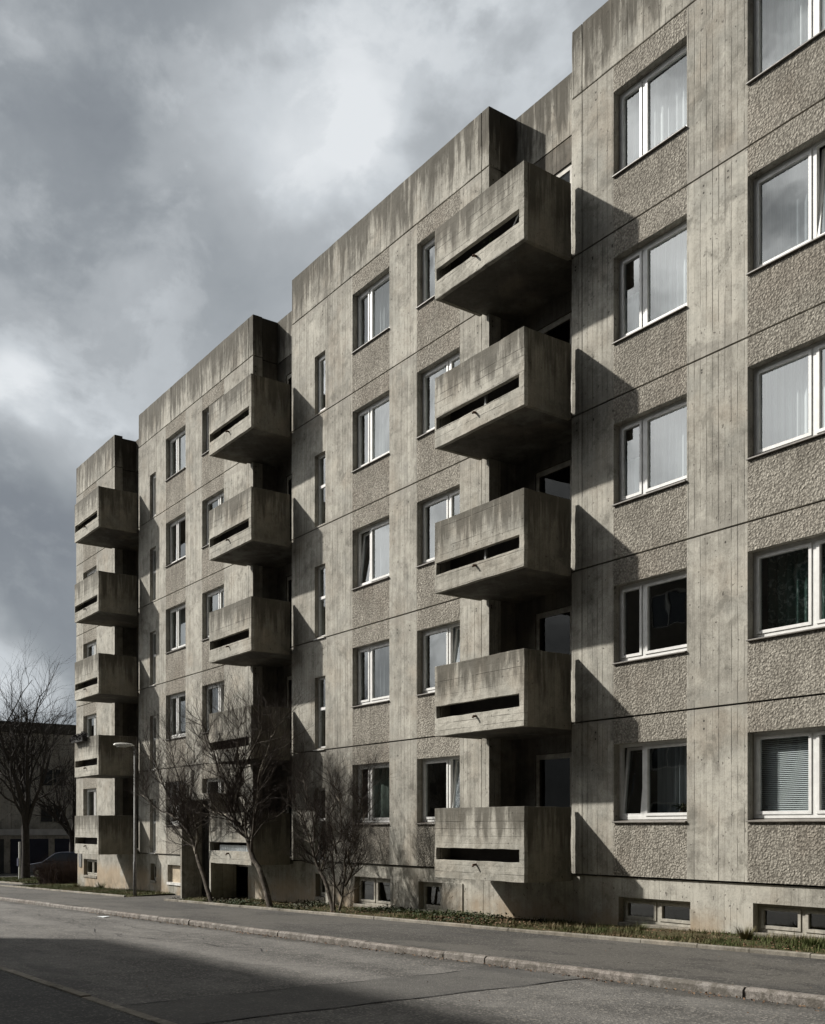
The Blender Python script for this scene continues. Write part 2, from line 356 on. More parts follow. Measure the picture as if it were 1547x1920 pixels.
# ------------------------------------------------------------------ mesh helper
class MB:
    def __init__(s): s.v = []; s.f = []; s.mi = []; s.cur = 0
    def quad(s, *p):
        n = len(s.v); s.v += [tuple(q) for q in p]; s.f.append(tuple(range(n, n + len(p)))); s.mi.append(s.cur)
    def box(s, x0, x1, y0, y1, z0, z1):
        n = len(s.v)
        s.v += [(x, y, z) for z in (z0, z1) for y in (y0, y1) for x in (x0, x1)]
        for f in ((0, 2, 3, 1), (4, 5, 7, 6), (0, 1, 5, 4), (2, 6, 7, 3), (0, 4, 6, 2), (1, 3, 7, 5)):
            s.f.append(tuple(n + i for i in f)); s.mi.append(s.cur)
        return s
    def tube(s, pts, rad, sides=6, cap=True):
        pts = [Vector(p) for p in pts]; n0 = len(s.v)
        for i, p in enumerate(pts):
            d = (pts[min(i + 1, len(pts) - 1)] - pts[max(i - 1, 0)])
            if d.length < 1e-9: d = Vector((0, 0, 1))
            d.normalize()
            a = d.cross(Vector((.31, .95, .08))); a.normalize(); b = d.cross(a)
            for j in range(sides):
                t = 2 * PI * j / sides
                s.v.append(tuple(p + (a * math.cos(t) + b * math.sin(t)) * rad[i]))
        for i in range(len(pts) - 1):
            for j in range(sides):
                j2 = (j + 1) % sides
                s.f.append((n0 + i * sides + j, n0 + i * sides + j2, n0 + (i + 1) * sides + j2, n0 + (i + 1) * sides + j)); s.mi.append(s.cur)
        if cap:
            s.f.append(tuple(n0 + j for j in range(sides))[::-1]); s.mi.append(s.cur)
            e = n0 + (len(pts) - 1) * sides
            s.f.append(tuple(e + j for j in range(sides))); s.mi.append(s.cur)
    def lathe(s, c, prof, seg=16):
        n0 = len(s.v)
        for (r, z) in prof:
            for j in range(seg):
                t = 2 * PI * j / seg; s.v.append((c[0] + r * math.cos(t), c[1] + r * math.sin(t), c[2] + z))
        for i in range(len(prof) - 1):
            for j in range(seg):
                j2 = (j + 1) % seg
                s.f.append((n0 + i * seg + j, n0 + i * seg + j2, n0 + (i + 1) * seg + j2, n0 + (i + 1) * seg + j)); s.mi.append(s.cur)
    def cells(s, xs, zs, y0, y1, holes=()):
        """solid slab in the XZ plane made of grid cells, with holes; outer faces only"""
        nx, nz = len(xs) - 1, len(zs) - 1
        solid = lambda i, j: 0 <= i < nx and 0 <= j < nz and (i, j) not in holes
        for i in range(nx):
            for j in range(nz):
                if not solid(i, j): continue
                a, b, c, d = xs[i], xs[i + 1], zs[j], zs[j + 1]
                s.quad((a, y0, c), (b, y0, c), (b, y0, d), (a, y0, d))
                s.quad((b, y1, c), (a, y1, c), (a, y1, d), (b, y1, d))
                if not solid(i - 1, j): s.quad((a, y1, c), (a, y0, c), (a, y0, d), (a, y1, d))
                if not solid(i + 1, j): s.quad((b, y0, c), (b, y1, c), (b, y1, d), (b, y0, d))
                if not solid(i, j - 1): s.quad((a, y1, c), (b, y1, c), (b, y0, c), (a, y0, c))
                if not solid(i, j + 1): s.quad((a, y0, d), (b, y0, d), (b, y1, d), (a, y1, d))
        return s
    def build(s, name, mats, parent=None, origin=None, smooth=False, bevel=0., merge=False, rough=0., cuts=5):
        me = bpy.data.meshes.new(name)
        o0 = Vector(origin) if origin else Vector((0, 0, 0))
        vv = [(x - o0.x, y - o0.y, z - o0.z) for x, y, z in s.v] if origin else s.v
        me.from_pydata(vv, [], s.f)
        if isinstance(mats, str): mats = [mats]
        for mm in mats: me.materials.append(MATS[mm])
        if len(mats) > 1: me.polygons.foreach_set('material_index', s.mi)
        if smooth: me.polygons.foreach_set('use_smooth', [True] * len(me.polygons))
        me.update()
        o = bpy.data.objects.new(name, me); COL.objects.link(o)
        place(o, o0, parent)
        if merge or bevel or rough:
            import bmesh
            bm = bmesh.new(); bm.from_mesh(me); bmesh.ops.remove_doubles(bm, verts=bm.verts, dist=1e-5)
            bmesh.ops.recalc_face_normals(bm, faces=bm.faces)
            if rough:
                bmesh.ops.subdivide_edges(bm, edges=[e_ for e_ in bm.edges if e_.calc_length() > .25], cuts=cuts, use_grid_fill=True)
                bmesh.ops.subdivide_edges(bm, edges=[e_ for e_ in bm.edges if e_.calc_length() > .16], cuts=2, use_grid_fill=True)
                for v_ in bm.verts:
                    q = v_.co + o0; a_ = noise.noise_vector(q * 3.1) + noise.noise_vector(q * 14.) * .9
                    v_.co += a_ * rough
            bm.to_mesh(me); bm.free()
        if bevel:
            b = o.modifiers.new('bevel', 'BEVEL'); b.width = bevel; b.segments = 2; b.limit_method = 'ANGLE'
        return o
WLOC = {}
def place(o, w, parent):
    w = Vector(w); WLOC[o.name] = w
    if parent: o.parent = parent; o.location = w - WLOC[parent.name]
    else: o.location = w
def empty(name, loc, parent=None):
    o = bpy.data.objects.new(name, None); COL.objects.link(o); o.empty_display_size = .3
    place(o, loc, parent); return o
def tag(o, label=None, cat=None, group=None, kind=None):
    if label: o['label'] = label
    if cat: o['category'] = cat
    if group: o['group'] = group
    if kind: o['kind'] = kind
    return o

# ------------------------------------------------------------------ terrain: falls 2.3 % towards the far end of the street
G0, SL = -1.45, .0227
def gz(x): return G0 + SL * max(-150., min(60., x))
ROAD = -.095
Y = 13.22
random.seed(4)

def sheet(xs, y0, y1, dz, mb=None):
    mb = mb or MB()
    for a, b in zip(xs[:-1], xs[1:]):
        mb.quad((a, y0, gz(a) + dz), (b, y0, gz(b) + dz), (b, y1, gz(b) + dz), (a, y1, gz(a) + dz))
    return mb
# base ground sheet reaching the horizon
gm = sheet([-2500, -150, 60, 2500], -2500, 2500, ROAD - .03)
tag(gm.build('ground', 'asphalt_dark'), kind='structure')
XR = [-150, 60]
# carriageway / near parking lane / pavement
tag(sheet(XR, 3.62, 8.66, ROAD).build('road', 'asphalt'), kind='structure')
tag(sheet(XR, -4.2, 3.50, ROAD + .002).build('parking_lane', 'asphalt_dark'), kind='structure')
tag(sheet([-10.05, -8.55], 3.62, 8.62, ROAD + .005).build('road_patch', 'asphalt_patch'), kind='structure')
# tar seams along the patch
tm = MB()
for x0 in (-10.05, -8.55):
    pts = [(x0 + .03 * math.sin(i * 1.3) + random.uniform(-.012, .012), 3.62 + i * .25) for i in range(21)]
    for (a, b), (c, d) in zip(pts[:-1], pts[1:]):
        w1, w2 = random.uniform(.006, .016), random.uniform(.006, .016)
        tm.quad((a - w1, b, gz(a) + ROAD + .009), (a + w1, b, gz(a) + ROAD + .009), (c + w2, d, gz(c) + ROAD + .009), (c - w2, d, gz(c) + ROAD + .009))
# a long wandering crack on the lit lane
p = [(-40 + i * .4, 7.0 + .35 * math.sin(i * .21) + .12 * math.sin(i * 1.7) + random.uniform(-.05, .05)) for i in range(66)]
for (a, b), (c, d) in zip(p[:-1], p[1:]):
    w1 = random.uniform(.003, .012)
    tm.quad((a, b - w1, gz(a) + ROAD + .009), (c, d - w1, gz(c) + ROAD + .009), (c, d + w1, gz(c) + ROAD + .009), (a, b + w1, gz(a) + ROAD + .009))
for (xa, ya, n_, sx, sy) in ((-24, 7.9, 26, .28, -.03), (-14.5, 5.3, 20, .2, .11), (-20, 6.2, 22, .22, .05)):
    q = (xa, ya)
    for i in range(n_):
        w1 = random.uniform(.003, .009); nx_, ny_ = q[0] + sx + random.uniform(-.05, .05), q[1] + sy + random.uniform(-.09, .09)
        dx_, dy_ = nx_ - q[0], ny_ - q[1]; L_ = math.hypot(dx_, dy_); px__, py__ = -dy_ / L_ * w1, dx_ / L_ * w1
        zq = lambda X_: gz(X_) + ROAD + .009
        tm.quad((q[0] + px__, q[1] + py__, zq(q[0])), (q[0] - px__, q[1] - py__, zq(q[0])), (nx_ - px__, ny_ - py__, zq(nx_)), (nx_ + px__, ny_ + py__, zq(nx_)))
        q = (nx_, ny_)
tag(tm.build('road_cracks', 'rubber'), kind='structure')
# sunken stone strip between the lanes
sm_ = MB(); x = -60.
while x < 8:
    L = random.uniform(.75, 1.25)
    j = random.uniform(-.008, .008)
    a, b = x + .01, x + L - .01
    z0, z1 = gz(a) + ROAD + .016 + j, gz(b) + ROAD + .016 + j
    n = len(sm_.v)
    sm_.v += [(a, 3.5, z0 - .1), (b, 3.5, z1 - .1), (b, 3.62, z1 - .1), (a, 3.62, z0 - .1), (a, 3.505, z0), (b, 3.505, z1), (b, 3.615, z1), (a, 3.615, z0)]
    for f in ((4, 5, 6, 7), (0, 1, 5, 4), (1, 2, 6, 5), (2, 3, 7, 6), (3, 0, 4, 7)): sm_.f.append(tuple(n + i for i in f)); sm_.mi.append(0)
    x += L
tag(sm_.build('stone_strip', 'concrete_kerb'), kind='structure')
# pavement with side way into the parking court at the far end
tag(sheet([-47., 60.], 8.78, 11.58, 0.).build('pavement', 'pavement'), kind='structure')
pc = MB()
pc.quad((-150, 8.78, gz(-150)), (-47, 8.78, gz(-47)), (-47, 60, gz(-47)), (-150, 60, gz(-150)))
tag(pc.build('parking_court', 'pavement'), kind='structure')
tag(sheet([-31.75, -28.5], 11.58, 15.2, .0).build('entrance_path', 'pavement'), kind='structure')

def kerb_run(name, x0, x1, y0, y1, top, bottom, mat, lmin=.85, lmax=1.15, wob=.008, bev=.014):
    mb = MB(); x = x0
    while x < x1:
        L = min(random.uniform(lmin, lmax), x1 - x)
        if L < .15: break
        a, b = x + .004, x + L - .006
        jy, jz = random.uniform(-wob, wob), random.uniform(-wob * .7, wob * .7)
        za, zb = gz(a), gz(b); n = len(mb.v)
        ya, yb = y0 + jy, y1 + jy
        prof = [(ya, bottom), (ya, top - bev), (ya + bev, top), (yb - .006, top), (yb, top - .006), (yb, bottom)]
        for (yy, zz) in prof: mb.v.append((a, yy, za + zz + jz))
        for (yy, zz) in prof: mb.v.append((b, yy, zb + zz + jz))
        for i in range(5): mb.f.append((n + i, n + 6 + i, n + 7 + i, n + 1 + i)); mb.mi.append(0)
        mb.f.append(tuple(n + i for i in range(6))); mb.mi.append(0)
        mb.f.append(tuple(n + 6 + i for i in range(6))[::-1]); mb.mi.append(0)
        x += L
    return tag(mb.build(name, mat, merge=False), kind='structure')
kerb_run('kerb', -80., 14., 8.665, 8.775, .004, -.35, 'kerb_granite', .8, 1.5, .012, .03)
kerb_run('grass_edging', -47.5, -31.75, 11.55, 11.63, .055, -.2, 'concrete_kerb')
kerb_run('grass_edging', -28.5, 10., 11.55, 11.63, .055, -.2, 'concrete_kerb')

def soil(x0, x1, y0, y1):
    mb = MB(); nx = max(2, int((x1 - x0) / .35)); ny = 5
    def h(x, y): 
        e = min(1., (x - x0) * 3, (x1 - x) * 3)
        return gz(x) + .015 + .06 * (y - y0) / max(.1, (y1 - y0)) + .035 * noise.noise(Vector((x * 1.1, y * 2.1, 0))) + .02 * noise.noise(Vector((x * 4, y * 5, 3)))
    for i in range(nx):
        for j in range(ny):
            xa, xb = x0 + (x1 - x0) * i / nx, x0 + (x1 - x0) * (i + 1) / nx
            ya, yb = y0 + (y1 - y0) * j / ny, y0 + (y1 - y0) * (j + 1) / ny
            mb.quad((xa, ya, h(xa, ya)), (xb, ya, h(xb, ya)), (xb, yb, h(xb, yb)), (xa, yb, h(xa, yb)))
    return mb, h
HS = []
for (a, b, y0, y1) in ((-45.5, -31.78, 11.62, 14.4), (-28.48, 8., 11.62, 14.4)):
    mb, h = soil(a, b, y0, y1); HS.append((a, b, y0, y1, h))
    tag(mb.build('verge_soil', 'ground', merge=True, smooth=True), kind='structure')
def vz(x, y):
    for a, b, y0, y1, h in HS:
        if a <= x <= b and y0 <= y <= y1: return h(x, y)
    return gz(x)

# ------------------------------------------------------------------ apartment building
BLD = empty('apartment_building', (-20., 14., gz(-20)))
tag(BLD, 'long five storey raw concrete apartment block with stacked balconies', 'apartment building')
LV = {'R': [-.83, 1.90, 4.635, 7.43, 10.31, 13.17, 14.40], 'M': [-.84, 1.96, 4.76, 7.57, 10.41, 13.21, 14.40],
      'L': [-.86, 1.97, 4.82, 7.66, 10.50, 13.27, 14.42], 'E': [-.87, 2.0, 4.88, 7.73, 10.56, 13.33, 14.50],
      'S': [-.83, 1.90, 4.635, 7.43, 10.31, 13.17, 14.40]}
BAYS = {'R': (-13.52, -7.30, [(-12.50, -10.91, .35), (-9.76, -8.20, .66)], None, [-13.26]),
        'M': (-23.92, -15.85, [(-20.94, -19.37, .36), (-18.30, -16.79, .64)], (-22.73, -22.20), [-16.08]),
        'L': (-34.90, -26.16, [(-32.45, -30.84, .40), (-29.58, -28.03, .62)], (-33.86, -33.33), [-26.43]),
        'E': (-41.76, -37.31, [(-40.90, -39.31, .62)], None, [-37.52]),
        'S': (-7.30, 3.4, [(-6.0, -4.4, .36), (-2.6, -1.0, .64)], None, [-7.0])}
G = .015
TH = .30
RC = .006      # roughcast stands this far behind the smooth strips
def subtract(lo, hi, cuts):
    out = []; a = lo
    for c0, c1 in sorted(cuts):
        if c0 > a: out.append((a, c0))
        a = max(a, c1)
    if hi > a: out.append((a, hi))
    return out

def net(mb, x0, x1, y, z0, z1, amp=.03, wl=.11, seed=0):
    rnd = random.Random(seed); n = max(6, int((x1 - x0) / .018)); ph = rnd.uniform(0, 6)
    for i in range(n):
        xa, xb = x0 + (x1 - x0) * i / n, x0 + (x1 - x0) * (i + 1) / n
        fy = lambda x: y + amp * math.sin(2 * PI * x / wl + ph + 1.5 * math.sin(x * 3.1 + ph))
        mb.quad((xa, fy(xa), z0), (xb, fy(xb), z0), (xb, fy(xb), z1), (xa, fy(xa), z1))

def ring(mb, x0, x1, z0, z1, w, y0, y1):
    mb.cells([x0, x0 + w, x1 - w, x1], [z0, z0 + w, z1 - w, z1], y0, y1, {(1, 1)})

def tilted_sash(x0, x1, z0, z1, y, w, parent, lean=.13):
    """sash tipped inwards at the top"""
    def tip(mb):
        L = z1 - z0
        mb.v = [(vx, vy + lean * (vz_ - z0) / L, vz_) for vx, vy, vz_ in mb.v]
    a = MB(); ring(a, x0, x1, z0, z1, w, y, y + .05); tip(a)
    a.build('sash', 'frame_white', parent, merge=True)
    p = MB(); p.quad((x0 + w, y + .02, z0 + w), (x1 - w, y + .02, z0 + w), (x1 - w, y + .02, z1 - w), (x0 + w, y + .02, z1 - w)); tip(p); p.build('pane', 'glass', parent)

WIN = 0
def window(x0, x1, z0, z1, split, fill='dark', tilt=None, frame='frame_white', sillmat='sill_metal', glass='glass', yf=Y + .15, ht=None):
    """frame is the window itself; panes, sill, sash, curtain are its sub-parts"""
    global WIN
    WIN += 1
    xm = x0 + (x1 - x0) * split if split else None
    fw, mw = .055, .035
    mb = MB()
    if split:
        mb.cells([x0, x0 + fw, xm - mw, xm + mw, x1 - fw, x1], [z0, z0 + fw, z1 - fw, z1], yf, yf + .07, {(1, 1), (3, 1)})
        holes = [(x0 + fw, xm - mw), (xm + mw, x1 - fw)]
    elif ht:   # slit window with one transom bar
        zm = z0 + (z1 - z0) * ht
        mb.cells([x0, x0 + fw, x1 - fw, x1], [z0, z0 + fw, zm - .035, zm + .035, z1 - fw, z1], yf, yf + .07, {(1, 1), (1, 3)})
        holes = [(x0 + fw, x1 - fw)]
    else:
        ring(mb, x0, x1, z0, z1, fw, yf, yf + .07); holes = [(x0 + fw, x1 - fw)]
    sw = .048; sashes = []
    for i, (a, b) in enumerate(holes):
        if tilt == i: continue
        zr = [(z0 + fw, z1 - fw)] if not ht else [(z0 + fw, z0 + (z1 - z0) * ht - .035), (z0 + (z1 - z0) * ht + .035, z1 - fw)]
        if not ht:
            for c, d in zr:
                q = MB(); ring(q, a + .004, b - .004, c + .004, d - .004, sw, yf - .016, yf + .045); sashes.append(q)
    w = mb.build('window', frame, BLD, origin=((x0 + x1) / 2, yf, z0), merge=True)
    for r_ in sashes: r_.build('sash', frame, w, merge=True)
    for i, (a, b) in enumerate(holes):
        if tilt == i: tilted_sash(a, b, z0 + fw, z1 - fw, yf + .0, sw, w); continue
        p = MB(); e = sw if not ht else 0.
        p.quad((a + e, yf + .024, z0 + fw + e), (b - e, yf + .024, z0 + fw + e), (b - e, yf + .024, z1 - fw - e), (a + e, yf + .024, z1 - fw - e)); p.build('pane', glass, w)
    if sillmat:
        sx = MB(); n = len(sx.v)
        a, b = x0 + .001, x1 - .001
        sx.v = [(a, Y - .045, z0 - .058), (b, Y - .045, z0 - .058), (b, Y - .045, z0 - .036), (a, Y - .045, z0 - .036),
                (a, yf + .02, z0 - .049), (b, yf + .02, z0 - .049), (b, yf + .02, z0 - .006), (a, yf + .02, z0 - .006)]
        sx.f = [(0, 1, 2, 3), (5, 4, 7, 6), (3, 2, 6, 7), (4, 5, 1, 0), (0, 3, 7, 4), (1, 5, 6, 2)]; sx.mi = [0] * 6
        sx.build('sill', sillmat, w, origin=((x0 + x1) / 2, Y, z0 - .05), bevel=.004)
    c = MB()
    sd = WIN
    if fill in ('net', 'grey', 'green', 'gblind'):
        mat = {'net': 'net_curtain', 'grey': 'grey_curtain', 'green': 'green_curtain', 'gblind': 'green_blind'}[fill]
        net(c, x0 + .02, x1 - .02, yf + .30, z0 - .05, z1 + .06, .028, .15 if fill != 'gblind' else .4, sd); c.build('curtain', mat, w)
    elif fill == 'half':      # cafe curtain across the lower half of the narrow sash, net over the wide one
        net(c, x0 + .02, xm - .02, yf + .12, z0 - .02, z0 + (z1 - z0) * .56, .012, .12, sd)
        net(c, xm, x1 - .02, yf + .28, z0 - .05, z1 + .05, .03, .16, sd + 5); c.build('curtain', 'net_curtain', w)
    elif fill == 'side':      # bunched at the right, rest open
        net(c, x0 + (x1 - x0) * .62, x1 - .02, yf + .26, z0 - .05, z1 + .05, .035, .09, sd)
        net(c, x0 + (x1 - x0) * .36, x0 + (x1 - x0) * .62, yf + .34, z0 - .05, z1 + .05, .02, .2, sd + 2)
        c.build('curtain', 'grey_curtain', w)
    elif fill == 'blind':
        z = z0 + .02
        while z < z1:
            c.quad((x0 + .04, yf + .115, z), (x1 - .04, yf + .115, z), (x1 - .04, yf + .135, z + .022), (x0 + .04, yf + .135, z + .022)); z += .029
        for xx in (x0 + .35, x1 - .35): c.tube([(xx, yf + .11, z0), (xx, yf + .11, z1)], [.0025, .0025], 4, False)
        c.build('blind', 'blind_white', w)
    return w

FILL = {('R', 0): ['side', 'dark', 'half', 'half', 'net'], ('R', 1): ['blind', 'green', 'net', 'grey', 'net'],
        ('M', 0): ['gblind', 'grey', 'grey', 'net', 'net'], ('M', 1): ['side', 'side', 'grey', 'net', 'net'],
        ('L', 0): ['dark', 'grey', 'grey', 'dark', 'net'], ('L', 1): ['dark', 'side', 'grey', 'grey', 'dark'],
        ('E', 0): ['grey', 'grey', 'side', 'dark', 'dark'], ('S', 0): ['dark', 'grey', 'net', 'net', 'net'], ('S', 1): ['grey', 'net', 'dark', 'net', 'grey']}
TILT = {('R', 0): {0: 0}, ('R', 1): {3: 1}, ('M', 0): {2: 0}, ('M', 1): {0: 1, 1: 1}, ('L', 1): {1: 1}}
WTOP, WBOT = .45, .98
for s in 'RMLES':
    xl, xr, bays, slit, vj = BAYS[s]; lv = LV[s]
    fronts = {}
    for k in range(5):
        z0, z1 = lv[k] + G, lv[k + 1] - G
        wz0, wz1 = lv[k] + WBOT - .05, lv[k + 1] - WTOP
        for c, d in subtract(xl, xr, [(v - .008, v + .008) for v in vj]):
            ops = [(b[0], b[1], wz0, wz1, True) for b in bays if c < b[0] < d]
            if slit and c < slit[0] < d: ops.append((slit[0], slit[1], lv[k] + .05, lv[k] + (1.52 if k == 4 else 1.85), False))
            xs = sorted({c, d} | {q for o_ in ops for q in o_[:2]}); zs = sorted({z0, z1} | {q for o_ in ops for q in o_[2:4]})
            hol = set(); rcx = set()
            for o_ in ops:
                i = xs.index(o_[0])
                for j in range(len(zs) - 1):
                    if o_[2] - 1e-6 <= zs[j] and zs[j + 1] <= o_[3] + 1e-6: hol.add((i, j))
                if o_[4]: rcx.add(i)
            mb = MB(); mb.cells(xs, zs, Y, Y + TH, hol)
            for fi, f in enumerate(mb.f):
                cx_ = sum(mb.v[q][0] for q in f) / 4
                if all(abs(mb.v[q][1] - Y) < 1e-6 for q in f) and any(xs[i] < cx_ < xs[i + 1] for i in rcx): mb.mi[fi] = 1
            o = mb.build('wall_panel', ['concrete_wall', 'roughcast'], BLD, origin=(c, Y, z0), merge=True)
            if d - c > 1: o['label'] = 'storey panel of board-marked strips and rough pebbled fields'
        for bi, (a, b, sp) in enumerate(bays):
            window(a, b, wz0 + .05, wz1, sp, FILL[(s, bi)][k], TILT.get((s, bi), {}).get(k), sillmat='sill_metal')
        if slit:
            h = 1.52 if k == 4 else 1.85
            window(slit[0], slit[1], lv[k] + .05, lv[k] + h, None, 'dark', None, sillmat='sill_white' if k < 3 else None, ht=None if k == 4 else .56, yf=Y + .11)
    # parapet
    mb = MB(); z0, z1 = lv[5] + G, lv[6]
    seams = sorted(vj + ([xl + 2.9] if s in 'L' else []))
    for c, d in subtract(xl, xr, [(v - .007, v + .007) for v in seams]): mb.box(c, d, Y, Y + .30, z0, z1)
    mb.build('parapet', 'concrete_parapet', BLD, origin=(xl, Y, z0), bevel=.012, rough=.005, cuts=12)
    # plain basement wall, set back a little
    bz1 = lv[0] - .015; bz0 = gz(xl) - .45
    YB = Y + .05
    BW = {'R': [(-12.43, -10.88, -1.64, -1.18), (-9.70, -8.15, -1.60, -1.13)], 'M': [(-22.78, -22.30, -1.76, -1.15), (-20.94, -19.40, -1.83, -1.15), (-18.32, -16.83, -1.80, -1.16)],
          'L': [(-33.93, -33.41, -1.80, -1.20), (-32.43, -31.30, -1.80, -1.20), (-29.11, -26.56, None, -1.10)], 'E': [(-40.99, -39.40, -1.88, -1.21)], 'S': [(-6.0, -4.5, -1.5, -1.1)]}[s]
    xs = sorted({xl, xr} | {q for b in BW for q in b[:2]})
    mb = MB()
    for a, b in zip(xs[:-1], xs[1:]):
        hit = [q for q in BW if q[0] <= a + 1e-6 and q[1] >= b - 1e-6]
        parts = [(bz0, bz1)]
        if hit:
            parts = [(hit[0][3], bz1)] + ([(bz0, hit[0][2])] if hit[0][2] is not None else [])
        for c, d in parts:
            for e, f in subtract(a, b, [(v - .006, v + .006) for v in vj if a < v < b]): mb.box(e, f, YB, YB + .25, c, d)
    mb.build('basement_wall', 'concrete_base', BLD, origin=(xl, YB, bz0))
    for i, (a, b, c, d) in enumerate(BW):
        if c is None: continue
        if s == 'L' and i == 1:     # boarded-up opening
            w = MB(); w.box(a + .02, b - .02, YB + .12, YB + .16, c + .03, d - .02); w.build('wooden_board', 'board_wood', BLD)
            w = MB(); w.box(a, b + .03, YB - .04, YB + .15, c - .05, c + .03); w.build('basement_sill', 'sill_white', BLD)
            continue
        w = window(a, b, c + .03, d, .5 if b - a > 1 else None, 'dark', None, 'frame_old', None, 'old_glass', yf=YB + .13)
        st = MB(); st.box(a + .002, b - .002, YB - .03, YB + .14, c - .06, c + .028); st.build('sill', 'concrete_kerb', w, bevel=.012)
        if s == 'M' and i == 2:
            q = MB(); q.box(-17.42, -16.74, YB - .025, YB + .12, c - .16, d + .02); q.build('patch_panel', 'concrete_base', BLD, bevel=.01)
# recesses between the sections
for (a, b, s, dp) in ((-15.85, -13.52, 'M', .705), (-26.16, -23.92, 'M', .78), (-37.31, -34.90, 'L', .80)):
    lv = LV[s]; yb = Y + dp
    mb = MB()
    for k in range(5):
        z0, z1 = lv[k] + G, lv[k + 1] - G
        # door + window opening in the back wall: X a+.55 .. b-.75
        dx0, dx1 = b - 1.75, b - .72
        mb.cells([a - .25, dx0, dx1, b + .25], [z0, lv[k] + .14, lv[k] + 2.30, z1], yb, yb + .2, {(1, 1)})
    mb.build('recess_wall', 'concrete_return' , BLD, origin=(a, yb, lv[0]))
    mb = MB(); mb.box(a - .25, b + .25, yb, yb + .2, lv[5] + G, lv[6] + .005); mb.build('parapet', 'concrete_parapet', BLD, origin=(a, yb, lv[5]))
    mb = MB(); mb.box(a + .004, b - .004, Y + .05, Y + .28, gz(a) - .45, lv[0] - G - .02); mb.build('basement_wall', 'concrete_base', BLD, origin=(a, yb, -1))
    mb = MB(); mb.box(a + .004, b - .004, Y + .285, yb - .002, lv[0] - .2, lv[0] - .04); mb.build('recess_floor', 'balcony_slab', BLD)
    for k in range(5):
        dx0, dx1 = b - 1.75, b - .72
        z0, z1 = lv[k] + .15, lv[k] + 2.29
        f = MB(); f.cells([dx0, dx0 + .08, dx1 - .08, dx1], [z0, z0 + .12, z1 - .1, z1], yb + .03, yb + .10, {(1, 1)})
        d = f.build('balcony_door', 'frame_old', BLD, origin=(dx0, yb, z0), merge=True)
        p = MB(); p.quad((dx0 + .08, yb + .05, z0 + .12), (dx1 - .08, yb + .05, z0 + .12), (dx1 - .08, yb + .05, z1 - .1), (dx0 + .08, yb + .05, z1 - .1)); p.build('pane', 'dull_glass', d)
    # return walls
    for (xx0, xx1) in ((a - .24, a), (b, b + .24)):
        mb = MB()
        for k in range(5): mb.box(xx0 + .0015, xx1 - .0015, Y + TH, yb, lv[k] + G, lv[k + 1] - G)
        mb.box(xx0 + .0015, xx1 - .0015, Y + .30, yb, lv[5] + G, lv[6] - .003)
        mb.box(xx0 + .0015, xx1 - .0015, Y + TH, yb, gz(a) - .45, lv[0] - .015)
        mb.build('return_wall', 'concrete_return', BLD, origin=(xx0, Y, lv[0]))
# roof, end wall, rear and the rooms' dark inside
mb = MB(); mb.box(-41.70, 3.3, Y + 1.1, 25., 13.6, 13.9)
mb.box(-41.70, 3.3, 24.7, 25., -3., 13.6); mb.build('roof', 'concrete_far', BLD)
for (a, b, _b, _s, _v), nm in ((BAYS[s], s) for s in 'RMLES'):
    mb = MB(); mb.box(a + .05, b - .05, Y + .29, Y + 1.2, 13.55, 13.86); mb.build('roof', 'concrete_far', BLD)
mb = MB(); mb.box(-41.76, -41.46, Y + TH, 24.7, -3., 14.5); mb.box(3.1, 3.4, Y + TH, 24.7, -2., 14.4); mb.build('end_wall', 'concrete_wall', BLD)
for s in 'RMLES':
    a, b = BAYS[s][0], BAYS[s][1]; mb = MB()
    mb.box(a + .25, b - .25, Y + 3.2, Y + 3.3, -2.6, 13.5)
    for z in LV[s][:6]: mb.box(a + .25, b - .25, Y + TH + .0, Y + 3.2, z - .10, z + .10)
    mids = [a + .25, b - .25] + [(p[1] + q[0]) / 2 for p, q in zip(BAYS[s][2][:-1], BAYS[s][2][1:])] + ([BAYS[s][3][1] + .55] if BAYS[s][3] else [])
    for x in mids: mb.box(x - .06, x + .06, Y + TH, Y + 3.2, -2.6, 13.5)
    mb.build('room_interior', 'interior', BLD)

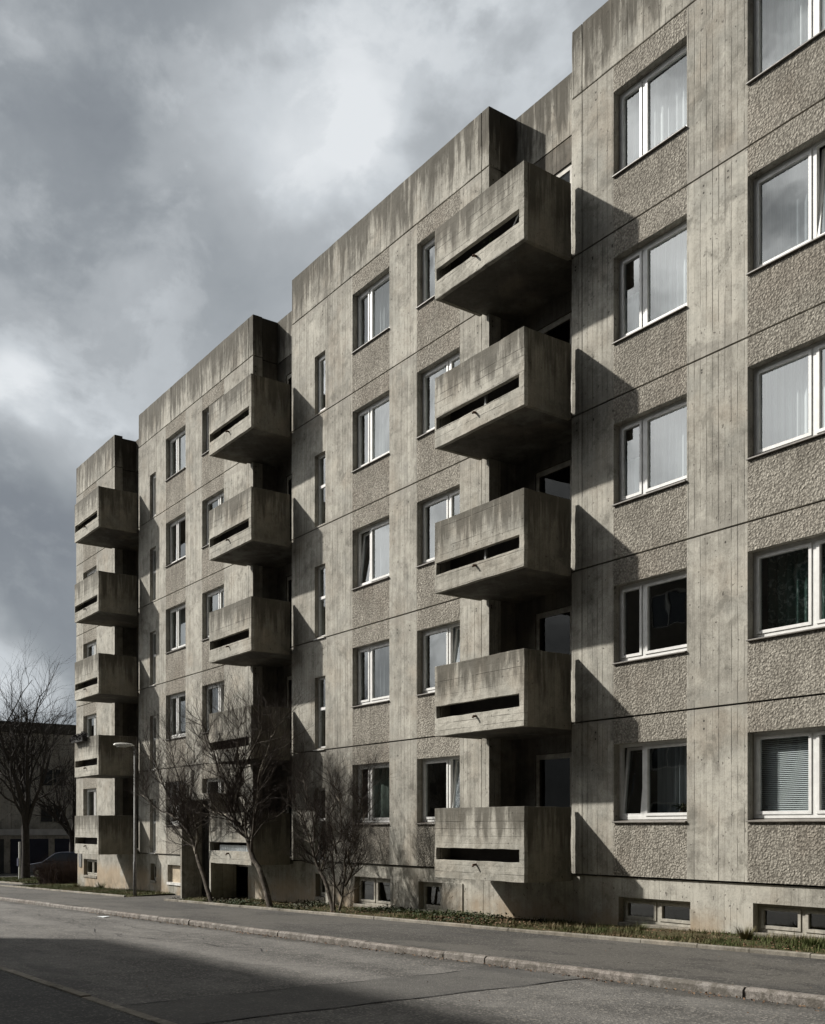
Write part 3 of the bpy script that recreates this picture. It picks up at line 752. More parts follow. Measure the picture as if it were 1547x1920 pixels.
# balconies
TOPS = [.384, 3.13, 5.915, 8.72, 11.605]; BOTS = [-.95, 1.78, 4.55, 7.36, 10.24]
def balcony(x0, x1, yf, yb, zb, zt, yw, post=False):
    e = empty('balcony', ((x0 + x1) / 2, yf, zb), BLD); o = (x0, yf, zb)
    T = .09
    fr = MB(); s0, s1 = zb + .345, zb + .575
    fr.cells([x0, x0 + .055, x1 - .13, x1], [zb, s0, s1, zt], yf, yf + T, {(1, 1)})
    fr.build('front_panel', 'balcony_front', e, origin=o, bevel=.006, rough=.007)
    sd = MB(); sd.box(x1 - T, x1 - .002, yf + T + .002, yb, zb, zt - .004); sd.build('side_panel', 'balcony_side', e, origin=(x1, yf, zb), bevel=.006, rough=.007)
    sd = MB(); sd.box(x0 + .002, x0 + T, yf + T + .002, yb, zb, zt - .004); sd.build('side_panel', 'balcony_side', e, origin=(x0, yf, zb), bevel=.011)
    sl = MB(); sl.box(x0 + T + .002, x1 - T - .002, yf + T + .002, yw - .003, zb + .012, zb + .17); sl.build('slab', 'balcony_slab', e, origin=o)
    shade_sheet = MB(); shade_sheet.box(x0 + T + .01, x1 - T - .01, yf + T + .22, yf + T + .235, zb + .175, zt - .25)
    shade_sheet.build('slot_shade_sheet', 'joint', e)  # added dark sheet standing in for the black shade inside the slot
    # drip spout with its rusty stain stub
    xm = x0 + (x1 - x0) * .49
    sp = MB(); sp.tube([(xm, yf + .12, zb + .30), (xm, yf - .07, zb + .275), (xm + .01, yf - .085, zb + .25)], [.022, .022, .018], 8)
    sp.build('drain_spout', 'rust', e)
    if post: rl = MB(); rl.box(x0 + 1.36, x0 + 1.41, yf + .12, yf + .16, zb + .17, zb + .66); rl.build('post', 'zinc', e)
    return e
for k in range(5):
    balcony(-16.04, -13.45, 12.01, 13.14, BOTS[k], TOPS[k], Y + .70, k in (2, 3))
    balcony(-26.42, -23.86, 12.01 if k < 9 else 12, 13.14, BOTS[k] + (.02 if k > 2 else 0), TOPS[k] + .02, Y + .77)
    balcony(-37.40, -34.83, 11.78, 13.14, BOTS[k] + .05, TOPS[k] + .06, Y + .79)

# entrance: screen wall, canopy, recessed doorway below the lowest balcony
for xa in (-29.37, -27.30):
    sc_ = MB(); sc_.box(xa, xa + .11, 12.42, Y - .002, gz(xa) - .3, .82); sc_.build('side_wall', 'concrete_wall', BLD, origin=(xa, 12.45, -2), bevel=.008)
cn = MB(); cn.box(-29.42, -27.14, 12.36, Y - .004, .823, 1.0); cn.build('entrance_canopy', 'concrete_wall', BLD, origin=(-28, 12.4, .82), bevel=.01)
dr = MB(); dr.box(-29.11, -26.56, Y + 1.35, Y + 1.45, -2.6, -1.05); dr.box(-29.2, -29.11, Y + .3, Y + 1.4, -2.6, -1.05); dr.box(-26.56, -26.45, Y + .3, Y + 1.4, -2.6, -1.05)
dr.box(-29.2, -26.45, Y + .3, Y + 1.4, -1.10, -1.0); dr.build('entrance_recess', 'concrete_return', BLD)
dr = MB(); dr.cells([-28.2, -28.1, -27.35, -27.25], [-2.2, -2.05, -1.2, -1.12], Y + 1.29, Y + 1.345, {(1, 1)}); d = dr.build('entrance_door', 'dark_metal', BLD, merge=True)
dr = MB(); dr.box(-28.1, -27.35, Y + 1.31, Y + 1.33, -2.05, -1.2); dr.build('pane', 'dark_pane', d)
zd = gz(-29)
dn = MB(); dn.cells([-29.258, -29.18, -28.5, -28.42, -27.38, -27.302], [zd, zd + .1, zd + 2.15, zd + 2.25, .74, .82], Y - .16, Y - .10, {(1, 1), (3, 1), (1, 3), (3, 3)})
d = dn.build('entrance_door', 'dark_metal', BLD, merge=True)
dn = MB(); dn.quad((-29.24, Y - .13, zd + .05), (-27.32, Y - .13, zd + .05), (-27.32, Y - .13, .78), (-29.24, Y - .13, .78)); dn.build('pane', 'dark_pane', d)
# downpipes in the shaded corners of the recesses are not shown; a thin sheet-metal strip closes each balcony gap
# board sign with house number at the far corner
sg = MB(); sg.box(-41.5, -41.2, Y + .02, Y + .045, -1.55, -1.02); sg.build('notice_plate', 'zinc', BLD)

# ------------------------------------------------------------------ things on balconies and sills
def leafball(mb, c, r, n, size, rnd, squash=.8):
    for _ in range(n):
        d = Vector((rnd.gauss(0, 1), rnd.gauss(0, 1), rnd.gauss(0, 1))).normalized() * r * rnd.random() ** .4
        p = Vector(c) + Vector((d.x, d.y, d.z * squash))
        a = Vector((rnd.gauss(0, 1), rnd.gauss(0, 1), rnd.gauss(0, 1))).normalized(); b = a.orthogonal().normalized()
        s = size * rnd.uniform(.6, 1.3)
        mb.quad(p - a * s, p + b * s * .45, p + a * s, p - b * s * .45)
rnd = random.Random(8)
zt = TOPS[1] + .06
fb = empty('flower_box', (-36.6, 11.72, zt))
tag(fb, 'flower box with dark withered plants hung on the far balcony rim', 'flower box')
b = MB(); b.cells([-37.2, -37.17, -36.03, -36.0], [zt - .14, zt - .11, zt + .03, zt + .031], 11.60, 11.76, set()); b.build('box', 'dark_metal', fb, merge=True)
b = MB()
for i in range(7): leafball(b, (-37.15 + i * .19, 11.66, zt + .04 + rnd.uniform(-.1, .06)), .15, 150, .035, rnd)
b.build('plants', 'flower_dark', fb)
# dried plants and sticks in the slots of two top balconies
def slot_plant(x, yf, zb, label, n=90):
    e = empty('potted_plant', (x, yf + .2, zb + .17)); tag(e, label, 'plant')
    p = MB(); p.lathe((x, yf + .2, zb + .17), [(0, 0), (.09, 0), (.12, .2), (.105, .2), (.1, .17), (0, .17)], 12); p.build('pot', 'rust', e)
    l = MB()
    for i in range(26):
        a = rnd.uniform(0, 6.28); L = rnd.uniform(.15, .4)
        l.tube([(x, yf + .3, zb + .34), (x + math.cos(a) * L * .5, yf + .26 + math.sin(a) * .1, zb + .34 + L * .5), (x + math.cos(a) * L, yf + .22 + math.sin(a) * .15, zb + .36 + L * .45)], [.005, .004, .002], 3)
    leafball(l, (x, yf + .24, zb + .45), .2, n, .03, rnd); l.build('foliage', 'ivy', e)
slot_plant(-14.6, 12.01, BOTS[4], 'dry potted plant seen through the slot of the top balcony nearest the camera')
slot_plant(-24.4, 12.01, BOTS[4], 'dry potted plant seen through the slot of the top balcony of the middle stack')
st = MB(); st.tube([(-13.95, 12.14, BOTS[4] + .36), (-13.78, 12.13, BOTS[4] + .55), (-13.70, 12.13, BOTS[4] + .60)], [.012, .012, .008], 6)
tag(st.build('white_stick', 'cloth_white'), 'white bent stick leaning in the slot of the nearest top balcony', 'stick')
cl = MB(); net(cl, -26.05, -24.0, 12.16, BOTS[0] + .18, BOTS[0] + .50, .02, .13, 3)
tag(cl.build('cloth', 'cloth_white'), 'pale cloth hung behind the slot of the lowest balcony above the entrance', 'cloth')
# house plant behind the ground-floor window
e = empty('house_plant', (-11.25, Y + .33, LV['R'][0] + 1.0)); tag(e, 'bushy green pot plant standing behind the nearest ground floor window', 'plant')
p = MB(); p.lathe((-11.25, Y + .33, LV['R'][0] + .99), [(0, 0), (.06, 0), (.08, .12), (.07, .12), (0, .11)], 12); p.build('pot', 'rust', e)
p = MB()
for i in range(60):
    a = rnd.uniform(0, 6.28); L = rnd.uniform(.12, .28); c = Vector((-11.25, Y + .33, LV['R'][0] + 1.1)); dd = Vector((math.cos(a) * L, math.sin(a) * L * .3, rnd.uniform(.02, .16)))
    s_ = Vector((-dd.y, dd.x, 0)).normalized() * .018 + Vector((0, 0, .006))
    p.quad(c, c + dd * .5 + s_ + Vector((0, 0, .06)), c + dd, c + dd * .5 - s_ + Vector((0, 0, .06)))
p.build('leaves', 'ivy', e)

# ------------------------------------------------------------------ bare trees
def grow(mb, tw, p, d, L, r, depth, rnd, up=.25, spread=.6, kids=4):
    n = 4 if depth > 1 else 3
    pts = [Vector(p)]; rad = [r]; d = Vector(d).normalized()
    for i in range(n):
        d = (d + Vector((rnd.gauss(0, .16), rnd.gauss(0, .16), rnd.gauss(0, .10) + up * .35))).normalized()
        pts.append(pts[-1] + d * L / n); rad.append(r * (1 - .62 * (i + 1) / n))
    (mb if depth > 2 else tw).tube(pts, rad, 6 if depth > 2 else (4 if depth > 1 else 3), False)
    if depth <= 0: return
    for i in range(kids):
        t = (i + .8 + rnd.uniform(-.3, .3)) / (kids + .2); t = min(.98, max(.15, t))
        f = t * n; j = min(n - 1, int(f)); q = pts[j].lerp(pts[j + 1], f - j)
        ax = (pts[j + 1] - pts[j]).normalized(); o = ax.orthogonal().normalized(); o.rotate(Matrix.Rotation(rnd.uniform(0, 6.28), 3, ax))
        dd = (ax * (1 - spread * .55) + o * spread * rnd.uniform(.7, 1.2) + Vector((0, 0, up * .6))).normalized()
        grow(mb, tw, q, dd, L * rnd.uniform(.52, .78), rad[j] * .62, depth - 1, rnd, up, spread, kids)
def limb_tree(name, base, limbs, r0, seed, label, depthmax=2, L0=.9, kids=4, y_spread=.35):
    e = empty(name, base); tag(e, label, 'tree', None)
    rnd = random.Random(seed); a = MB(); tw = MB(); start = Vector(base)
    for li, L in enumerate(limbs):
        pts = [Vector(q) for q in L]
        # let side limbs leave the picture plane so the crown has depth
        dyy = 0 if li == 0 else rnd.choice((-1, 1)) * rnd.uniform(.3, 1.) * y_spread
        acc = 0
        new = []
        for i, q in enumerate(pts):
            jt = .055 if i else 0
            new.append(q + Vector((rnd.uniform(-jt, jt), dyy * i + rnd.uniform(-.04, .04), rnd.uniform(-jt, jt))))
        pts = new
        rr = r0 * (1. if li == 0 else .55)
        # smooth the polyline
        P = []
        for i in range(len(pts) - 1):
            p0, p1, p2, p3 = pts[max(0, i - 1)], pts[i], pts[i + 1], pts[min(len(pts) - 1, i + 2)]
            for t in (0, .33, .66):
                P.append(.5 * ((2 * p1) + (p2 - p0) * t + (2 * p0 - 5 * p1 + 4 * p2 - p3) * t * t + (3 * p1 - p0 - 3 * p2 + p3) * t ** 3))
        P = [q + (noise.noise_vector(q * 2.7) * .05 if i_ else Vector()) for i_, q in enumerate(P)]
        P.append(pts[-1]); n = len(P)
        rad = [rr * (1 - .86 * (i / (n - 1)) ** .8) + (.25 * rr if i == 0 and li == 0 else 0) for i in range(n)]
        a.tube(P, rad, 8, False)
        for i in range(3 if li == 0 else 2, n):
            if li == 0 and i < n * .28: continue
            for _ in range(2 if rnd.random() < .6 else 1):
                ax = (P[i] - P[i - 1]).normalized(); o = ax.orthogonal().normalized(); o.rotate(Matrix.Rotation(rnd.uniform(0, 6.28), 3, ax))
                d = (ax * .6 + o * .85 + Vector((0, 0, .3)))
                grow(a, tw, P[i], d, L0 * rnd.uniform(.6, 1.1), max(.0095, rad[i] * .55), depthmax, rnd, .3, .62, kids)
    a.build('trunk', 'bark', e, smooth=True); tw.build('crown', 'twig', e)
    return e
T1 = [[(-25.68, 11.8, -1.91), (-26.36, 11.8, -1.27), (-26.79, 11.8, -0.7), (-27.37, 11.8, -0.11), (-27.83, 11.8, 0.2), (-28.6, 11.8, 0.82), (-29.42, 11.8, 1.48), (-30.05, 11.8, 2.15)], [(-26.79, 11.8, -0.7), (-26.65, 11.8, -0.1), (-26.79, 11.8, 0.78), (-26.65, 11.8, 1.52), (-26.36, 11.8, 2.24)], [(-27.37, 11.8, -0.11), (-27.45, 11.8, 0.8), (-28.02, 11.8, 1.73), (-28.21, 11.8, 2.51)], [(-27.83, 11.8, 0.2), (-29.0, 11.8, 0.44), (-30.05, 11.8, 0.69), (-31.06, 11.8, 1.04)]]
T2 = [[(-22.24, 11.72, -1.79), (-22.74, 11.72, -1.27), (-23.25, 11.72, -0.62), (-23.55, 11.72, -0.23), (-24.0, 11.72, 0.11), (-24.22, 11.72, 0.45), (-24.53, 11.72, 0.87), (-25.17, 11.72, 1.59), (-25.67, 11.72, 2.33), (-26.19, 11.72, 2.95)], [(-24.0, 11.72, 0.11), (-24.85, 11.72, 0.32), (-25.67, 11.72, 0.47), (-26.54, 11.72, 0.78)], [(-23.25, 11.72, -0.62), (-23.08, 11.72, -0.09), (-23.02, 11.72, 0.7), (-22.74, 11.72, 1.35), (-22.32, 11.72, 1.97), (-22.05, 11.72, 2.47)], [(-24.22, 11.72, 0.45), (-23.91, 11.72, 1.26), (-24.0, 11.72, 1.94), (-23.91, 11.72, 2.75)], [(-24.53, 11.72, 0.87), (-23.76, 11.72, 1.52), (-23.02, 11.72, 2.15), (-22.46, 11.72, 2.63)]]
T3 = [[(-19.9, 12.1, -1.95), (-20.2, 12.1, -1.3), (-20.61, 12.1, -.82), (-20.85, 12.1, -.33), (-21.3, 12.1, .16), (-21.82, 12.1, .68)],
      [(-19.86, 12.1, -1.95), (-19.9, 12.1, -1.04), (-19.81, 12.1, -.56), (-19.52, 12.1, -.08), (-19.52, 12.1, .39), (-19.63, 12.1, .99)],
      [(-19.72, 12.1, -1.95), (-19.52, 12.1, -1.27), (-19.63, 12.1, -.68), (-19.29, 12.1, -.32), (-19.01, 12.1, .15), (-19.07, 12.1, .85)],
      [(-20.85, 12.1, -.33), (-20.8, 12.1, .28), (-21.18, 12.1, .91), (-21.56, 12.1, 1.31)],
      [(-19.81, 12.1, -.56), (-20.13, 12.1, -.08), (-20.32, 12.1, .4)],
      [(-19.52, 12.1, -1.27), (-19.29, 12.1, -.9), (-19.18, 12.1, -.43), (-18.75, 12.1, -.08), (-18.54, 12.1, .38)]]
T1[0][0] = (T1[0][0][0], 11.8, gz(T1[0][0][0]) - .1); T2[0][0] = (T2[0][0][0], 11.72, gz(T2[0][0][0]) - .1)
limb_tree('bare_tree', (T1[0][0][0], 11.8, gz(T1[0][0][0])), T1, .072, 3, 'small bare tree leaning left beside the building entrance', 3, 1.0, 5, -.06)
limb_tree('bare_tree', (T2[0][0][0], 11.72, gz(T2[0][0][0])), T2, .085, 5, 'tallest bare small tree, leaning left in front of the middle balconies', 3, 1.05, 5, .0)
limb_tree('bare_tree', (-19.9, 12.1, gz(-19.9)), T3, .06, 7, 'bare shrubby tree of several thin stems near the basement windows', 3, .68, 5, .04)

def big_tree(base, h, seed, label, spread, depth=5, forks=5, r0=.24):
    e = empty('bare_tree', base); tag(e, label, 'tree'); rnd = random.Random(seed)
    a = MB(); tw = MB(); b = Vector(base); hf = h * .24
    pts = [b + Vector((0, 0, -.2)), b + Vector((0, 0, .15)), b + Vector((.03, 0, hf * .5)), b + Vector((-.05, 0, hf)), b + Vector((0, .1, hf * 1.6)), b + Vector((.15, 0, hf * 2.4)), b + Vector((.1, .05, hf * 3.3))]
    a.tube(pts, [r0 * 1.3, r0, r0 * .85, r0 * .8, r0 * .55, r0 * .3, r0 * .12], 9, False)
    for i in range(forks):
        t = 2 * PI * (i + rnd.uniform(-.2, .2)) / forks
        z = hf * (.85 + .12 * i)
        d = Vector((math.cos(t) * spread, math.sin(t) * spread, 1.1))
        grow(a, tw, b + Vector((0, 0, z)), d, h * .42, r0 * .52, 4, rnd, .16, .55, 4)
    for z in (1.6, 1.9, 2.2, 2.5):
        t = rnd.uniform(0, 6.28); grow(a, tw, b + Vector((.05, .05, hf * z)), Vector((math.cos(t) * spread, math.sin(t) * spread, 1)), h * .28, r0 * .25, 3, rnd, .2, .6, 5)
    a.build('trunk', 'bark_far', e, smooth=True); tw.build('crown', 'bark_far', e)
big_tree((-56.06, 15.09, gz(-56)), 11.3, 11, 'large bare tree with a round crown at the left edge', .62)
big_tree((-59.5, 18.6, gz(-59.5)), 7.6, 12, 'bare tree half hidden behind the block, right of the large one', .5, r0=.19)

# twiggy hedge bush
e = empty('twiggy_bush', (-46.0, 14.0, gz(-46))); tag(e, 'low reddish leafless bush at the corner of the block', 'bush'); rnd = random.Random(5)
tw = MB(); a = MB()
for i in range(420):
    x, y = -46.0 + rnd.uniform(-.75, .75), 14.0 + rnd.uniform(-.85, .85)
    grow(a, tw, (x, y, gz(x)), (rnd.gauss(0, .3), rnd.gauss(0, .3), 1), rnd.uniform(.55, .85), .012, 2, rnd, .3, .6, 3)
tw.v += []; tw.build('branches', 'twig_red', e); a.build('stems', 'twig_red', e) if a.v else None

# ------------------------------------------------------------------ ground plants
def blades(mb, n, x0, x1, y0, y1, hmin, hmax, rnd, dens=None):
    for _ in range(n):
        x, y = rnd.uniform(x0, x1), rnd.uniform(y0, y1)
        if dens and rnd.random() > dens(x, y): continue
        z = vz(x, y) - .005; h = rnd.uniform(hmin, hmax); a = rnd.uniform(0, 6.28); w = rnd.uniform(.003, .007)
        dx, dy = math.cos(a), math.sin(a); lean = rnd.uniform(.1, .8) * h
        c = (x + dx * lean, y + dy * lean, z + h)
        mb.quad((x - dy * w, y + dx * w, z), (x + dy * w, y - dx * w, z), c)
rnd = random.Random(21); gb = MB()
dn_ = lambda x, y: max(.0, min(1., .38 + 2.2 * noise.noise(Vector((x * .9, y * 1.6, 5)))))
blades(gb, 36000, -17.5, -5.5, 11.64, 13.2, .03, .10, rnd, dn_)
blades(gb, 9000, -28.4, -17.5, 11.64, 13.2, .03, .09, rnd, dn_)
blades(gb, 14000, -45.5, -31.8, 11.64, 13.25, .03, .10, rnd)
for (cx, cy, n, r, hh) in ((-9.45, 12.75, 260, .16, .2), (-11.6, 12.9, 150, .2, .13), (-12.4, 12.2, 120, .2, .1), (-38.2, 13.0, 160, .2, .3), (-40.7, 12.9, 160, .2, .22), (-8.2, 12.5, 160, .2, .16)):
    for _ in range(n):
        a = rnd.uniform(0, 6.28); d = rnd.random() * r; x, y = cx + math.cos(a) * d * .5, cy + math.sin(a) * d * .5
        z = vz(x, y); h = hh * rnd.uniform(.5, 1.1); w = .006
        gb.quad((x - math.sin(a) * w, y + math.cos(a) * w, z), (x + math.sin(a) * w, y - math.cos(a) * w, z), (x + math.cos(a) * h * .8, y + math.sin(a) * h * .8, z + h))
blades(gb, 1500, -26., -5.5, 11.6, 13.2, .08, .2, rnd, dn_)
tag(gb.build('grass', 'grass'), 'rough green grass on the strip along the wall', 'grass', kind='stuff')
iv = MB()
for _ in range(9000):
    x = rnd.uniform(-28.4, -14.5); y = rnd.uniform(11.66, 13.2)
    if rnd.random() > max(0, .25 + 1.8 * noise.noise(Vector((x * .8, y * 1.2, 9)))): continue
    z = vz(x, y) + rnd.uniform(.01, .09); a = Vector((rnd.gauss(0, 1), rnd.gauss(0, 1), rnd.gauss(0, .5))).normalized() * rnd.uniform(.015, .035); b = a.orthogonal().normalized() * a.length * .6; p = Vector((x, y, z))
    iv.quad(p - a, p + b, p + a, p - b)
tag(iv.build('ground_cover', 'ivy'), 'dark low leaves covering the bed under the bare trees', 'ground cover', kind='stuff')
dl = MB()
def leaf_at(x, y, z, s):
    a = Vector((rnd.gauss(0, 1), rnd.gauss(0, 1), rnd.gauss(0, .35))).normalized() * s; b = a.orthogonal().normalized() * s * .6; p = Vector((x, y, z + s * .4))
    dl.quad(p - a, p + b, p + a, p - b)
for _ in range(2600):
    x = rnd.uniform(-26, -6); y = rnd.uniform(11.7, 13.1); leaf_at(x, y, vz(x, y) + .02, rnd.uniform(.01, .022))
for _ in range(1100):
    x = rnd.gauss(-15.3, .7); y = 12.3 + rnd.gauss(0, .3)
    if 11.66 < y < 13.2: leaf_at(x, y, vz(x, y) + .03, rnd.uniform(.012, .03))
for _ in range(900):
    x = rnd.uniform(-26, -4); y = 8.64 - abs(rnd.gauss(0, .08)); leaf_at(x, y, gz(x) + ROAD + .004, rnd.uniform(.007, .02))
for _ in range(160):
    x = rnd.uniform(-26, -4); y = rnd.uniform(4, 11.5); leaf_at(x, y, gz(x) + (ROAD if y < 8.6 else 0) + .004, rnd.uniform(.005, .012))
tag(dl.build('fallen_leaves', 'dead_leaf'), 'small dry leaves scattered along the kerb and verge', 'leaves', kind='stuff')
# grass plot in front of the far trees
gp = MB(); gp.quad((-60, 13.0, gz(-60) + .04), (-48.5, 13.0, gz(-48.5) + .04), (-48.5, 16.3, gz(-48.5) + .04), (-60, 16.3, gz(-60) + .04))
tag(gp.build('lawn', 'ground'), kind='structure')
gb = MB()
for _ in range(16000):
    x, y = rnd.uniform(-60, -48.5), rnd.uniform(13.0, 16.3); z = gz(x) + .04; h = rnd.uniform(.05, .11); a = rnd.uniform(0, 6.28); w = .012
    gb.quad((x - math.sin(a) * w, y + math.cos(a) * w, z), (x + math.sin(a) * w, y - math.cos(a) * w, z), (x + math.cos(a) * h * .5, y + math.sin(a) * h * .5, z + h))
tag(gb.build('lawn_grass', 'grass'), 'short grass plot under the far bare trees', 'grass', kind='stuff')
kb = MB(); kb.box(-60.05, -48.4, 12.88, 13.0, gz(-60) - .3, gz(-60) + .03)
for a in range(12): kb.box(-60 + a * .97, -60 + a * .97 + .96, 12.879, 13.001, gz(-60 + a) - .2, gz(-60 + a * .97) + .07)
tag(kb.build('lawn_edging', 'concrete_kerb'), kind='structure')
# scrap of white paper by the kerb
pp = MB(); x0 = -24.2; pp.quad((x0, 8.15, gz(x0) + ROAD + .01), (x0 + .5, 8.12, gz(x0 + .5) + ROAD + .012), (x0 + .45, 8.3, gz(x0 + .5) + ROAD + .03), (x0 + .05, 8.32, gz(x0) + ROAD + .012))
tag(pp.build('paper_scrap', 'cloth_white'), 'white scrap of paper lying in the gutter', 'litter')

# ------------------------------------------------------------------ street lamp and sign post
lx, ly = -31.9, 11.96; lz = gz(lx)
e = empty('street_lamp', (lx, ly, lz)); tag(e, 'slim street lamp with a pale flat head on the grass edge', 'street lamp')
m1 = MB(); m1.tube([(lx, ly, lz - .1), (lx, ly, lz + 1.1), (lx, ly, lz + 1.12), (lx, ly, lz + 4.72)], [.055, .055, .04, .033], 14); m1.build('pole', 'zinc', e, smooth=True)
m1 = MB(); m1.tube([(lx, ly, lz + 4.70), (lx - .02, ly - .10, lz + 4.78)], [.03, .03], 10); m1.build('bracket', 'zinc', e)
hd = MB(); prof = [(0., .035), (.07, .08), (.2, .105), (.42, .11), (.58, .09), (.66, .045)]
n = 14
for (t, r) in prof:
    for j in range(n):
        an = 2 * PI * j / n; cxh = math.cos(an) * r; czh = math.sin(an) * (r * .75 if math.sin(an) > 0 else r * .3)
        hd.v.append((lx - .02 - t * .42 + cxh * .8, ly - .02 - t * .86 - cxh * .5, lz + 4.80 + czh + t * .03))
for i in range(len(prof) - 1):
    for j in range(n): hd.f.append((i * n + j, i * n + (j + 1) % n, (i + 1) * n + (j + 1) % n, (i + 1) * n + j)); hd.mi.append(0)
hd.f.append(tuple(range(n))); hd.f.append(tuple(range((len(prof) - 1) * n, len(prof) * n))[::-1]); hd.mi += [0, 0]
head = hd.build('lamp_head', 'lamp_shell', e, smooth=True, merge=True)
ln = MB(); ln.box(lx - .28, lx - .10, ly - .50, ly - .20, lz + 4.755, lz + 4.775); ln.build('lens', 'lamp_lens', head)

px_, py_ = -55.4, 14.6; pz_ = gz(px_)
e = empty('sign_post', (px_, py_, pz_)); tag(e, 'thin pale post with a small blue plate beside the large trunk', 'post')
m1 = MB(); m1.tube([(px_, py_, pz_), (px_, py_, pz_ + 2.0)], [.05, .05], 8); m1.build('pole', 'frame_white', e)
m1 = MB(); m1.box(px_ - .2, px_ + .1, py_ - .08, py_ - .06, pz_ + .75, pz_ + 1.15); m1.build('plate', 'blue_door', e)

# ------------------------------------------------------------------ parked cars (hood to the left, seen from the side)
def car(x, y, z, rz, paint, label):
    e = empty('parked_car', (0, 0, 0)); tag(e, label, 'car', 'cars parked beyond the bush')
    Wd = 1.72; Lh = 2.1
    body = [(-2.1, .28), (-2.12, .55), (-2.0, .74), (-1.15, .90), (1.75, .95), (2.02, .88), (2.08, .5), (2.0, .28)]
    cabin = [(-1.15, .90), (-.45, 1.40), (-.1, 1.46), (1.1, 1.44), (1.45, 1.32), (1.85, .95)]
    def prism(mb, pr, w0, inset=0.):
        n = len(mb.v); N = len(pr); zt = max(p[1] for p in pr); zb = min(p[1] for p in pr)
        for s in (-1, 1):
            for (px, pz) in pr: mb.v.append((px, s * (w0 / 2 - inset * (pz - zb) / (zt - zb)), pz))
        for i in range(N): mb.f.append((n + i, n + (i + 1) % N, n + N + (i + 1) % N, n + N + i)); mb.mi.append(0)
        mb.f.append(tuple(n + i for i in range(N))[::-1]); mb.f.append(tuple(n + N + i for i in range(N))); mb.mi += [0, 0]
    b = MB(); prism(b, body, Wd, .04); b.build('body', paint, e, bevel=.05)
    c = MB(); prism(c, cabin, Wd - .12, .16); c.build('cabin', paint, e, bevel=.03)
    for s in (-1, 1):
        g = MB()
        for pr in ([(-.98, .94), (-.42, 1.36), (.25, 1.38), (.25, .96)], [(.32, .96), (.32, 1.38), (1.08, 1.37), (1.38, 1.25), (1.55, .99)]):
            n = len(g.v)
            for (px, pz) in pr: g.v.append((px, s * (Wd / 2 - .055 - .16 * (pz - .9) / .56), pz))
            g.f.append(tuple(n + i for i in range(len(pr)))); g.mi.append(0)
        g.build('side_window', 'car_glass', e)
        l = MB(); l.box(-2.12, -1.98, s * .62 - .17, s * .62 + .17, .56, .70); l.build('headlight', 'chrome', e, bevel=.02)
        l = MB(); l.box(2.0, 2.06, s * .66 - .12, s * .66 + .12, .6, .82); l.build('taillight', 'rust', e, bevel=.02)
        for wx_ in (-1.3, 1.28):
            w = MB(); w.tube([(wx_, s * .66, .31), (wx_, s * .87, .31)], [.31, .31], 20); t = w.build('wheel', 'rubber', e)
            w = MB(); w.tube([(wx_, s * .84, .31), (wx_, s * .885, .31)], [.19, .17], 16); w.build('rim', 'chrome', t)
        w = MB(); w.box(-.92, -.78, s * .86 - .08, s * .86 + .08, .93, 1.05); w.build('mirror', paint, e, bevel=.02)
    w = MB(); w.quad((-1.12, -.62, .95), (-1.12, .62, .95), (-.50, .56, 1.385), (-.50, -.56, 1.385)); w.build('windscreen', 'car_glass', e)
    e.location = (x, y, z); e.rotation_euler = (0, 0, rz)
    return e
car(-59.6, 18.3, gz(-59.6), R(57), 'car_blue', 'dark blue hatchback parked behind the leafless bush')
car(-62.0, 22.6, gz(-62), R(60), 'car_silver', 'pale blue car whose roof shows between bush and block')

# ------------------------------------------------------------------ neighbouring buildings
e = empty('background_building', (-78, 15, gz(-78))); tag(e, 'shaded low concrete block closing the far end of the street', 'building')
mb = MB()
ys = [-40 + i * 6.0 for i in range(17)]
for a, b in zip(ys[:-1], ys[1:]):
    for z0, z1 in ((-3.3, -.5), (-.5, 2.2), (2.2, 4.9), (4.9, 7.0)): mb.box(-90, -78, a + .02, b - .02, z0 + .015, z1 - .015)
mb.box(-89.9, -78.06, -40, 56, -3.4, 6.9); mb.build('wall', 'concrete_far', e)
mb = MB(); mb.box(-90.3, -77.75, -40.2, 56.2, 7.02, 7.75); mb.build('parapet', 'concrete_return', e)
for a in ys[:-1]:
    for z0 in (.4, 3.1, 5.4):
        if z0 > 5 : continue
        w = MB(); w.box(-78.02, -77.97, a + 2.0, a + 3.9, z0, z0 + 1.35)
        f = w.build('window', 'frame_old', e); w = MB(); w.box(-77.98, -77.96, a + 2.08, a + 2.9, z0 + .08, z0 + 1.27); w.box(-77.98, -77.96, a + 3.0, a + 3.82, z0 + .08, z0 + 1.27); w.build('pane', 'dark_pane', f)
e = empty('garage_row', (-75, 15, gz(-75))); tag(e, 'row of low dark garages under a pale roof edge', 'garages')
mb = MB(); mb.box(-77.9, -75.2, -30, 50, -3.5, -.5); mb.build('wall', 'concrete_far', e)
mb = MB(); mb.box(-77.95, -74.7, -30.3, 50.3, -.49, -.05); mb.build('roof', 'band_light', e)
for i in range(26):
    a = -29.6 + i * 3.05
    mb = MB(); mb.box(-75.21, -75.12, a, a + 2.6, -3.2, -.75)
    for j in range(6): mb.box(-75.13, -75.09, a + .02, a + 2.58, -3.15 + j * .4, -3.15 + j * .4 + .36)
    mb.build('garage_door', 'blue_door' if i in (16, 17) else 'garage_door', e)

